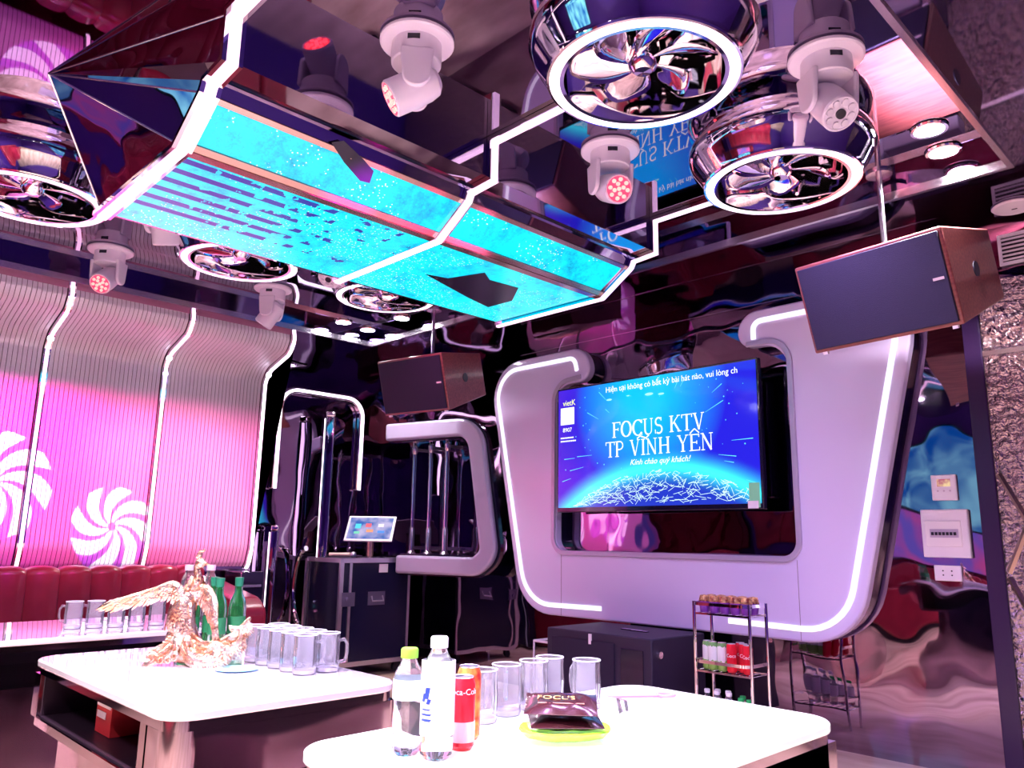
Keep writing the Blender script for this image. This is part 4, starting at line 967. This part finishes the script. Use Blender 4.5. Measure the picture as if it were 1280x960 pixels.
ordn = ['glass mug on the nearest table, beside the red cans', 'glass mug on the nearest table, second from the red cans', 'glass mug on the nearest table, middle of the row', 'glass mug on the nearest table, second from the right end', 'glass mug on the nearest table, right end of the row']
fr = [(-1.300, 1.195), (-1.318, 1.285), (-1.318, 1.372), (-1.335, 1.445), (-1.250, 1.480)]
for k, (x, y) in enumerate(fr): put_mug(x, y, 2.2+.2*k, ordn[k], 'mugs on the nearest table')
for k in range(5):
    put_mug(-3.58+.012*k, 1.04+.078*k, -2.2, ['leftmost glass mug on the table by the ribbed wall', 'second glass mug from the left by the ribbed wall', 'third glass mug from the left by the ribbed wall', 'fourth glass mug from the left by the ribbed wall', 'rightmost glass mug of the row by the ribbed wall'][k], 'mugs on the table by the ribbed wall')
for k in range(5):
    for j in range(2):
        x = -2.09-.082*k-.0*j; y = 1.235+.04*0+.010*k-.085*j*1.0 if False else 1.245-.085*j
        put_mug(-2.06-.074*k, 1.285-.074*j, .78, 'glass mug in the %s row on the statue table, %s from the right end' % (['rear', 'front'][j], nm[k]), 'mugs on the statue table')
# front table drinks
milky = mat('milky_label', (.93, .90, .98), .25, coat=.3)
bl = stripe_mat('blue_print_label', (.9, .92, 1), (.9, .93, 1), (.85, .9, 1), .3, .8, 5)
b1 = bottle('water_bottle', 'clear water bottle with lime green cap on the nearest table', .182, .0275, capg, mat('pale_blue_label', (.72, .85, .95), .25), lz=(.52, .70))
b1.location = (-1.205, .925, ZT)
wrap_text('AQUA', .018, .0318, .118, mat('navy_print', (.02, .05, .4), .4), b1, -.5) if False else None
b2 = bottle('drink_bottle', 'tall white sports drink bottle with white cap on the nearest table', .206, .030, capw, milky, lz=(.2, .80)); b2.location = (-1.148, .948, ZT)
s = B()
navy = mat('navy_print', (.02, .05, .45), .4)
for (a0_, a1_, za, zb_) in [(a, b, c*.87, d*.87) for a, b, c, d in [(-.35, .35, .075, .080), (-.35, .35, .086, .090), (-.3, .3, .096, .099), (-.30, -.05, .112, .128), (-.1, .22, .118, .140), (.05, .3, .108, .118)]]:
    n = 6; vs = []
    for i in range(n+1):
        a = -PI/2+.1+a0_+(a1_-a0_)*i/n; rr = .0312
        vs += [(rr*math.cos(a), rr*math.sin(a), za), (rr*math.cos(a+.12), rr*math.sin(a+.12), zb_)]
    s.add([Vector(v) for v in vs], [(2*i, 2*i+1, 2*i+3, 2*i+2) for i in range(n)])
s.build('printed_mark', navy, b2, fix=False)
c1 = can(redc, 'drink_can', 'red slim can standing right of the white bottle on the nearest table', .128, .0235); c1.location = (-1.165, 1.022, ZT)
wrap_text('Coca-Cola', .015, .0235, .098, plwhite, c1, .9)
s = B(); s.lathe([(.0236, .015), (.0240, .015), (.0240, .05), (.0236, .05)], n=24); s.build('pale_panel', mat('pink_print', (.95, .55, .6), .3), c1)
c2 = can(noise_color(mat('red_gold_can', (.7, .1, .08), .3, .3), (.6, .02, .03), (.9, .4, .1), 40), 'drink_can', 'red and gold can hidden behind the red slim can', .135, .0235); c2.location = (-1.215, 1.082, ZT)
# leaf dish and snack packets
dsh = thing('leaf_dish', 'lime green leaf-shaped dish under the dark snack packets', 'dish', (-1.083, 1.217, ZT), .95)
s = B(); n = 24; vs = []
for ring, (k, z) in enumerate([(0.0, .004), (.6, .004), (.86, .010), (1.0, .022), (.98, .025), (.84, .014), (.58, .007), (0, .007)]):
    for i in range(n):
        a = 2*PI*i/n; ra = .092/(abs(math.cos(a))**2.6+abs(math.sin(a)/.66)**2.6)**(1/2.6); ra *= 1+.03*math.sin(8*a)
        vs.append(Vector((ra*k*math.cos(a) if k else .0001*math.cos(a), ra*k*math.sin(a) if k else .0001*math.sin(a), z)))
s.add(vs, [(k*n+i, k*n+(i+1) % n, (k+1)*n+(i+1) % n, (k+1)*n+i) for k in range(7) for i in range(n)]); s.build('bowl', mat('lime_plastic', (.35, .85, .05), .25, coat=.4), dsh)
def packet(loc, rz, tilt, label):
    r = thing('snack_packet', label, 'packet', loc, rz, 'dark snack packets in the green dish'); r.rotation_euler = (tilt, 0, rz)
    s = B(); nx, ny = 16, 10; vs = []
    for sg in (1, -1):
        for i in range(nx+1):
            for j in range(ny+1):
                u, v = i/nx*2-1, j/ny*2-1; hgt = .011*(1-abs(u)**4)*(1-abs(v)**4)*(1+.15*math.sin(9*u+4*v)); vs.append(Vector((u*.070, v*.050, sg*(hgt+.0006))))
    q = (nx+1)*(ny+1); fs = []
    for i in range(nx):
        for j in range(ny):
            a = i*(ny+1)+j; fs.append((a, a+ny+1, a+ny+2, a+1)); fs.append((q+a, q+a+1, q+a+ny+2, q+a+ny+1))
    rim = [i*(ny+1) for i in range(nx+1)]+[nx*(ny+1)+j for j in range(1, ny+1)]+[i*(ny+1)+ny for i in range(nx-1, -1, -1)]+[j for j in range(ny-1, 0, -1)]
    for a, b_ in zip(rim, rim[1:]+rim[:1]): fs.append((a, b_, q+b_, q+a))
    s.add(vs, fs); s.build('wrapper', mat('dark_wrapper', (.06, .012, .02), .22, .3, coat=.5), r)
    return r
packet((-1.083, 1.217, ZT+.036), .85, .08, 'dark snack packet lying in the green dish, lower one')
p2 = packet((-1.087, 1.210, ZT+.066), .72, .20, 'dark snack packet with gold lettering, on top of the other')
text_mesh('gold_lettering', 'FOCUS', .024, mat('gold_print', (.95, .7, .3), .3, .5), p2, Matrix.Translation((-.01, -.006, .0118)), 'CENTER', .0008)
s = B(); s.box((-.045, -.024, .0104), (.045, -.021, .0118)); s.build('print_line', mat('rose_print', (.7, .35, .3), .3, .5), p2)
# ashtray and opener
at_ = thing('glass_ashtray', 'clear glass ashtray at the far end of the nearest table', 'ashtray', (-1.125, 1.515, ZT))
s = B(); s.lathe([(0, 0), (.045, 0), (.055, .035), (.045, .036), (.038, .010), (0, .009)], n=8); s.build('dish', glass, at_)
opn = thing('bottle_opener', 'flat pink bottle opener resting across the glass ashtray', 'bottle opener', (-1.125, 1.515, ZT+.039), .95)
s = B(); s.prism(ll(rrect(-.075, -.016, .045, .016, .012)), XY, 0, .004); s.build('blade', mat('pink_plastic', (.95, .25, .4), .3), opn)
s = B(); s.tube([(.062+.020*math.cos(2*PI*k/20), .018*math.sin(2*PI*k/20), .002) for k in range(20)], .004, 8, closed=True); s.build('ring', mat('pink_plastic'), opn)

# green beer bottles
gglass = mat('green_glass', (.03, .26, .07), .04, trans=.8)
def beer(label):
    r = thing('beer_bottle', label, 'bottle')
    s = B(); s.lathe([(0, .004), (.028, 0), (.0305, .01), (.0305, .13), (.026, .155), (.0145, .18), (.0125, .225), (.0135, .227)], n=24); s.build('body', gglass, r)
    s = B(); s.lathe([(.0308, .045), (.0312, .045), (.0312, .10), (.0308, .10)], n=24); s.build('paper_label', mat('green_label', (.01, .13, .05), .5), r)
    s = B(); s.lathe([(.0132, .195), (.0150, .225), (.0150, .232), (0, .234)], n=16); s.build('foil_cap', mat('teal_foil', (.02, .20, .11), .3, .3), r)
    return r
be = beer(''); bl_ = [(-2.805, 1.19, 'green beer bottle nearest the statue neck'), (-2.795, 1.262, 'green beer bottle, second from the left behind the statue'), (-2.725, 1.25, 'green beer bottle, third from the left behind the statue'), (-2.735, 1.325, 'green beer bottle at the right of its group, label in view')]
for k, (x, y, lb) in enumerate(bl_):
    if k == 0: be.location = (x, y, ZT); be['label'] = lb; be['group'] = 'green beer bottles behind the statue'
    else: dup(be, (x, y, ZT), k*.6, lb)
pk = bottle('juice_bottle', 'pink-capped bottle on the rear table, left of the pair', .25, .03, mat('pink_cap', (.95, .6, .75), .35), None, .016); pk.location = (-3.50, 1.46, ZT); pk['group'] = 'pink-capped bottles on the rear table'
dup(pk, (-3.46, 1.54, ZT), None, 'pink-capped bottle on the rear table, right of the pair')
bt = thing('blue_plate', 'light blue plate under the mugs beside the statue', 'plate', (-2.38, 1.17, ZT-.0)); 
s = B(); s.lathe([(0, .0006), (.05, .0006), (.062, .004), (.060, .0045), (.05, .0015), (0, .0015)], n=32); s.build('dish', mat('sky_blue', (.25, .65, .95), .2), bt)
bt.location = (-2.24, 1.10, ZT)

# ------------------------------------------------------------------ golden phoenix statue
ph = thing('phoenix_statue', 'golden phoenix statue with spread wings on the white table', 'statue', (-2.41, 1.05, ZT), math.atan2(CR.y, CR.x))
# local x = picture right, local y = away from us
def smooth_path(pts, n=5):
    P = [Vector(p) for p in pts]; out = []
    for i in range(len(P)-1):
        p0 = P[max(i-1, 0)]; p1 = P[i]; p2 = P[i+1]; p3 = P[min(i+2, len(P)-1)]
        for k in range(n):
            t = k/n; out.append(.5*((2*p1)+(-p0+p2)*t+(2*p0-5*p1+4*p2-p3)*t*t+(-p0+3*p1-3*p2+p3)*t**3))
    out.append(P[-1]); return out
def rlerp(rs, n=5):
    out = []
    for i in range(len(rs)-1): out += [rs[i]+(rs[i+1]-rs[i])*k/n for k in range(n)]
    return out+[rs[-1]]
s = B()
bp_ = [(-.035, .01, .06), (-.055, 0, .12), (-.05, -.005, .175), (-.03, 0, .215), (-.015, -.005, .25), (-.02, -.005, .28), (-.012, -.008, .292)]
s.tube(smooth_path(bp_), rlerp([.035, .042, .036, .022, .012, .010, .012]), 14)
s.sphere((-.008, -.01, .296), .016, 14, 10)
s.build('body', gold, ph)
s = B(); s.lathe([(.008, 0), (.0, .026)], (.004, -.014, .296), 8, orient((.8, -.3, -.2))); s.build('beak', gold, ph)
s = B()
for k in range(4):
    a = .4+k*.45; s.tube(smooth_path([(-.012, -.008, .305), (-.012-.012*math.cos(a), -.008, .315+.006*k), (-.02+.02*math.cos(a), -.008+.004*k, .333-.004*k)], 4), rlerp([.004, .003, .0015], 4), 6); s.sphere((-.02+.02*math.cos(a), -.008+.004*k, .333-.004*k), .0042, 8, 6)
s.build('crest', gold, ph)
def feather(s, p, d, nrm, L_, w_):
    p = Vector(p); d = Vector(d).normalized(); nrm = Vector(nrm).normalized(); sd_ = d.cross(nrm).normalized(); n = 7; vs = []
    for i in range(n+1):
        f = i/n; wd = w_*math.sin(PI*(f*.82+.12))**.7*(1 if f < .98 else .3); c = p+d*L_*f+nrm*(.10*L_*math.sin(PI*f))-Vector((0, 0, .12*L_*f*f))
        vs += [c-sd_*wd, c+nrm*w_*.35, c+sd_*wd, c-nrm*w_*.15]
    fs = []
    for i in range(n):
        for k in range(4): fs.append((i*4+k, i*4+(k+1) % 4, (i+1)*4+(k+1) % 4, (i+1)*4+k))
    fs += [(3, 2, 1, 0), tuple(n*4+k for k in range(4))]; s.add(vs, fs)
rf = random.Random(5)
def wing(path, fan, rows, parent_name):
    s = B(); P = smooth_path(path, 6)
    s.tube(P, [max(.014*(1-.75*i/len(P)), .003) for i in range(len(P))], 10)
    for row in range(rows):
        for i in range(0, len(P), 1):
            f = i/(len(P)-1); L_ = (.035+.055*f)*(1-.28*row)*fan[2]; a = fan[0]+(fan[1]-fan[0])*f+rf.uniform(-.05, .05)
            feather(s, P[i]+Vector((0, -.006-.004*row, .002*row)), (math.cos(a), rf.uniform(-.12, .0), math.sin(a)), (0, -1, .15), L_, .0085*(1-.1*row))
    return s.build('wing', gold, ph)
wing([(-.045, -.02, .20), (-.075, -.03, .232), (-.11, -.04, .222), (-.155, -.05, .205), (-.195, -.055, .190)], (-1.75, -2.85, 1.0), 3, 'wing')
wing([(-.02, -.005, .21), (.01, .0, .222), (.035, -.01, .205), (.055, -.02, .17), (.058, -.02, .13)], (-2.3, -1.35, .9), 3, 'wing')
s = B()
for k in range(70):
    f = rf.random(); i = int(f*4); p = Vector(bp_[i]).lerp(Vector(bp_[i+1]), f*4-i); a = rf.uniform(0, 2*PI); rr = .036*(1-.5*f)
    feather(s, p+Vector((rr*math.cos(a), rr*math.sin(a), .01)), (.35*math.cos(a), .35*math.sin(a), -1), (math.cos(a), math.sin(a), .2), .035, .009)
s.build('body_feather', gold, ph)
# tail plumes sweeping right and curling
for k, (pts, rr) in enumerate([([(-.03, 0, .08), (.01, -.01, .055), (.06, -.02, .055), (.11, -.01, .08), (.145, 0, .115)], .016), ([(-.03, 0, .06), (.02, -.03, .03), (.07, -.04, .03), (.12, -.03, .05), (.135, -.02, .085), (.118, -.02, .095)], .014),
        ([(-.04, 0, .07), (-.01, -.04, .035), (.03, -.06, .022), (.075, -.06, .018), (.10, -.055, .035), (.09, -.055, .052), (.075, -.055, .045)], .013), ([(-.05, 0, .08), (-.08, -.03, .045), (-.11, -.04, .02), (-.125, -.04, .012)], .015)]):
    s = B(); P = smooth_path(pts, 6); s.tube(P, [max(rr*(1-.5*abs(i/len(P)-.3)), .004) for i in range(len(P))], 10)
    for i in range(1, len(P)):
        d = (P[i]-P[i-1]).normalized()
        for sg in (-1, 1): feather(s, P[i]+Vector((0, -.006, 0)), d*.7+Vector((0, -.1, sg*.8)), (0, -1, 0), .03, .007)
    s.build('tail_plume', gold, ph)
s = B()
for k in range(26):
    x = rf.uniform(-.11, .10); y = rf.uniform(-.06, .05); q = rf.uniform(.008, .02); z = max(rf.uniform(.006, .035), q+.008)
    c = Vector((x, y, z)); a = rf.uniform(0, 6)
    s.tube([c+Vector((q*.9*(1-.05*t)*math.cos(a+t*.6), -.2*q*t*.2, q*.9*(1-.05*t)*math.sin(a+t*.6))) for t in range(12)], [.006*(1-.06*t) for t in range(12)], 7)
s.sphere((-.02, 0, .03), .045, 14, 10, (1.5, .8, .65)); s.build('cloud_base', gold, ph)
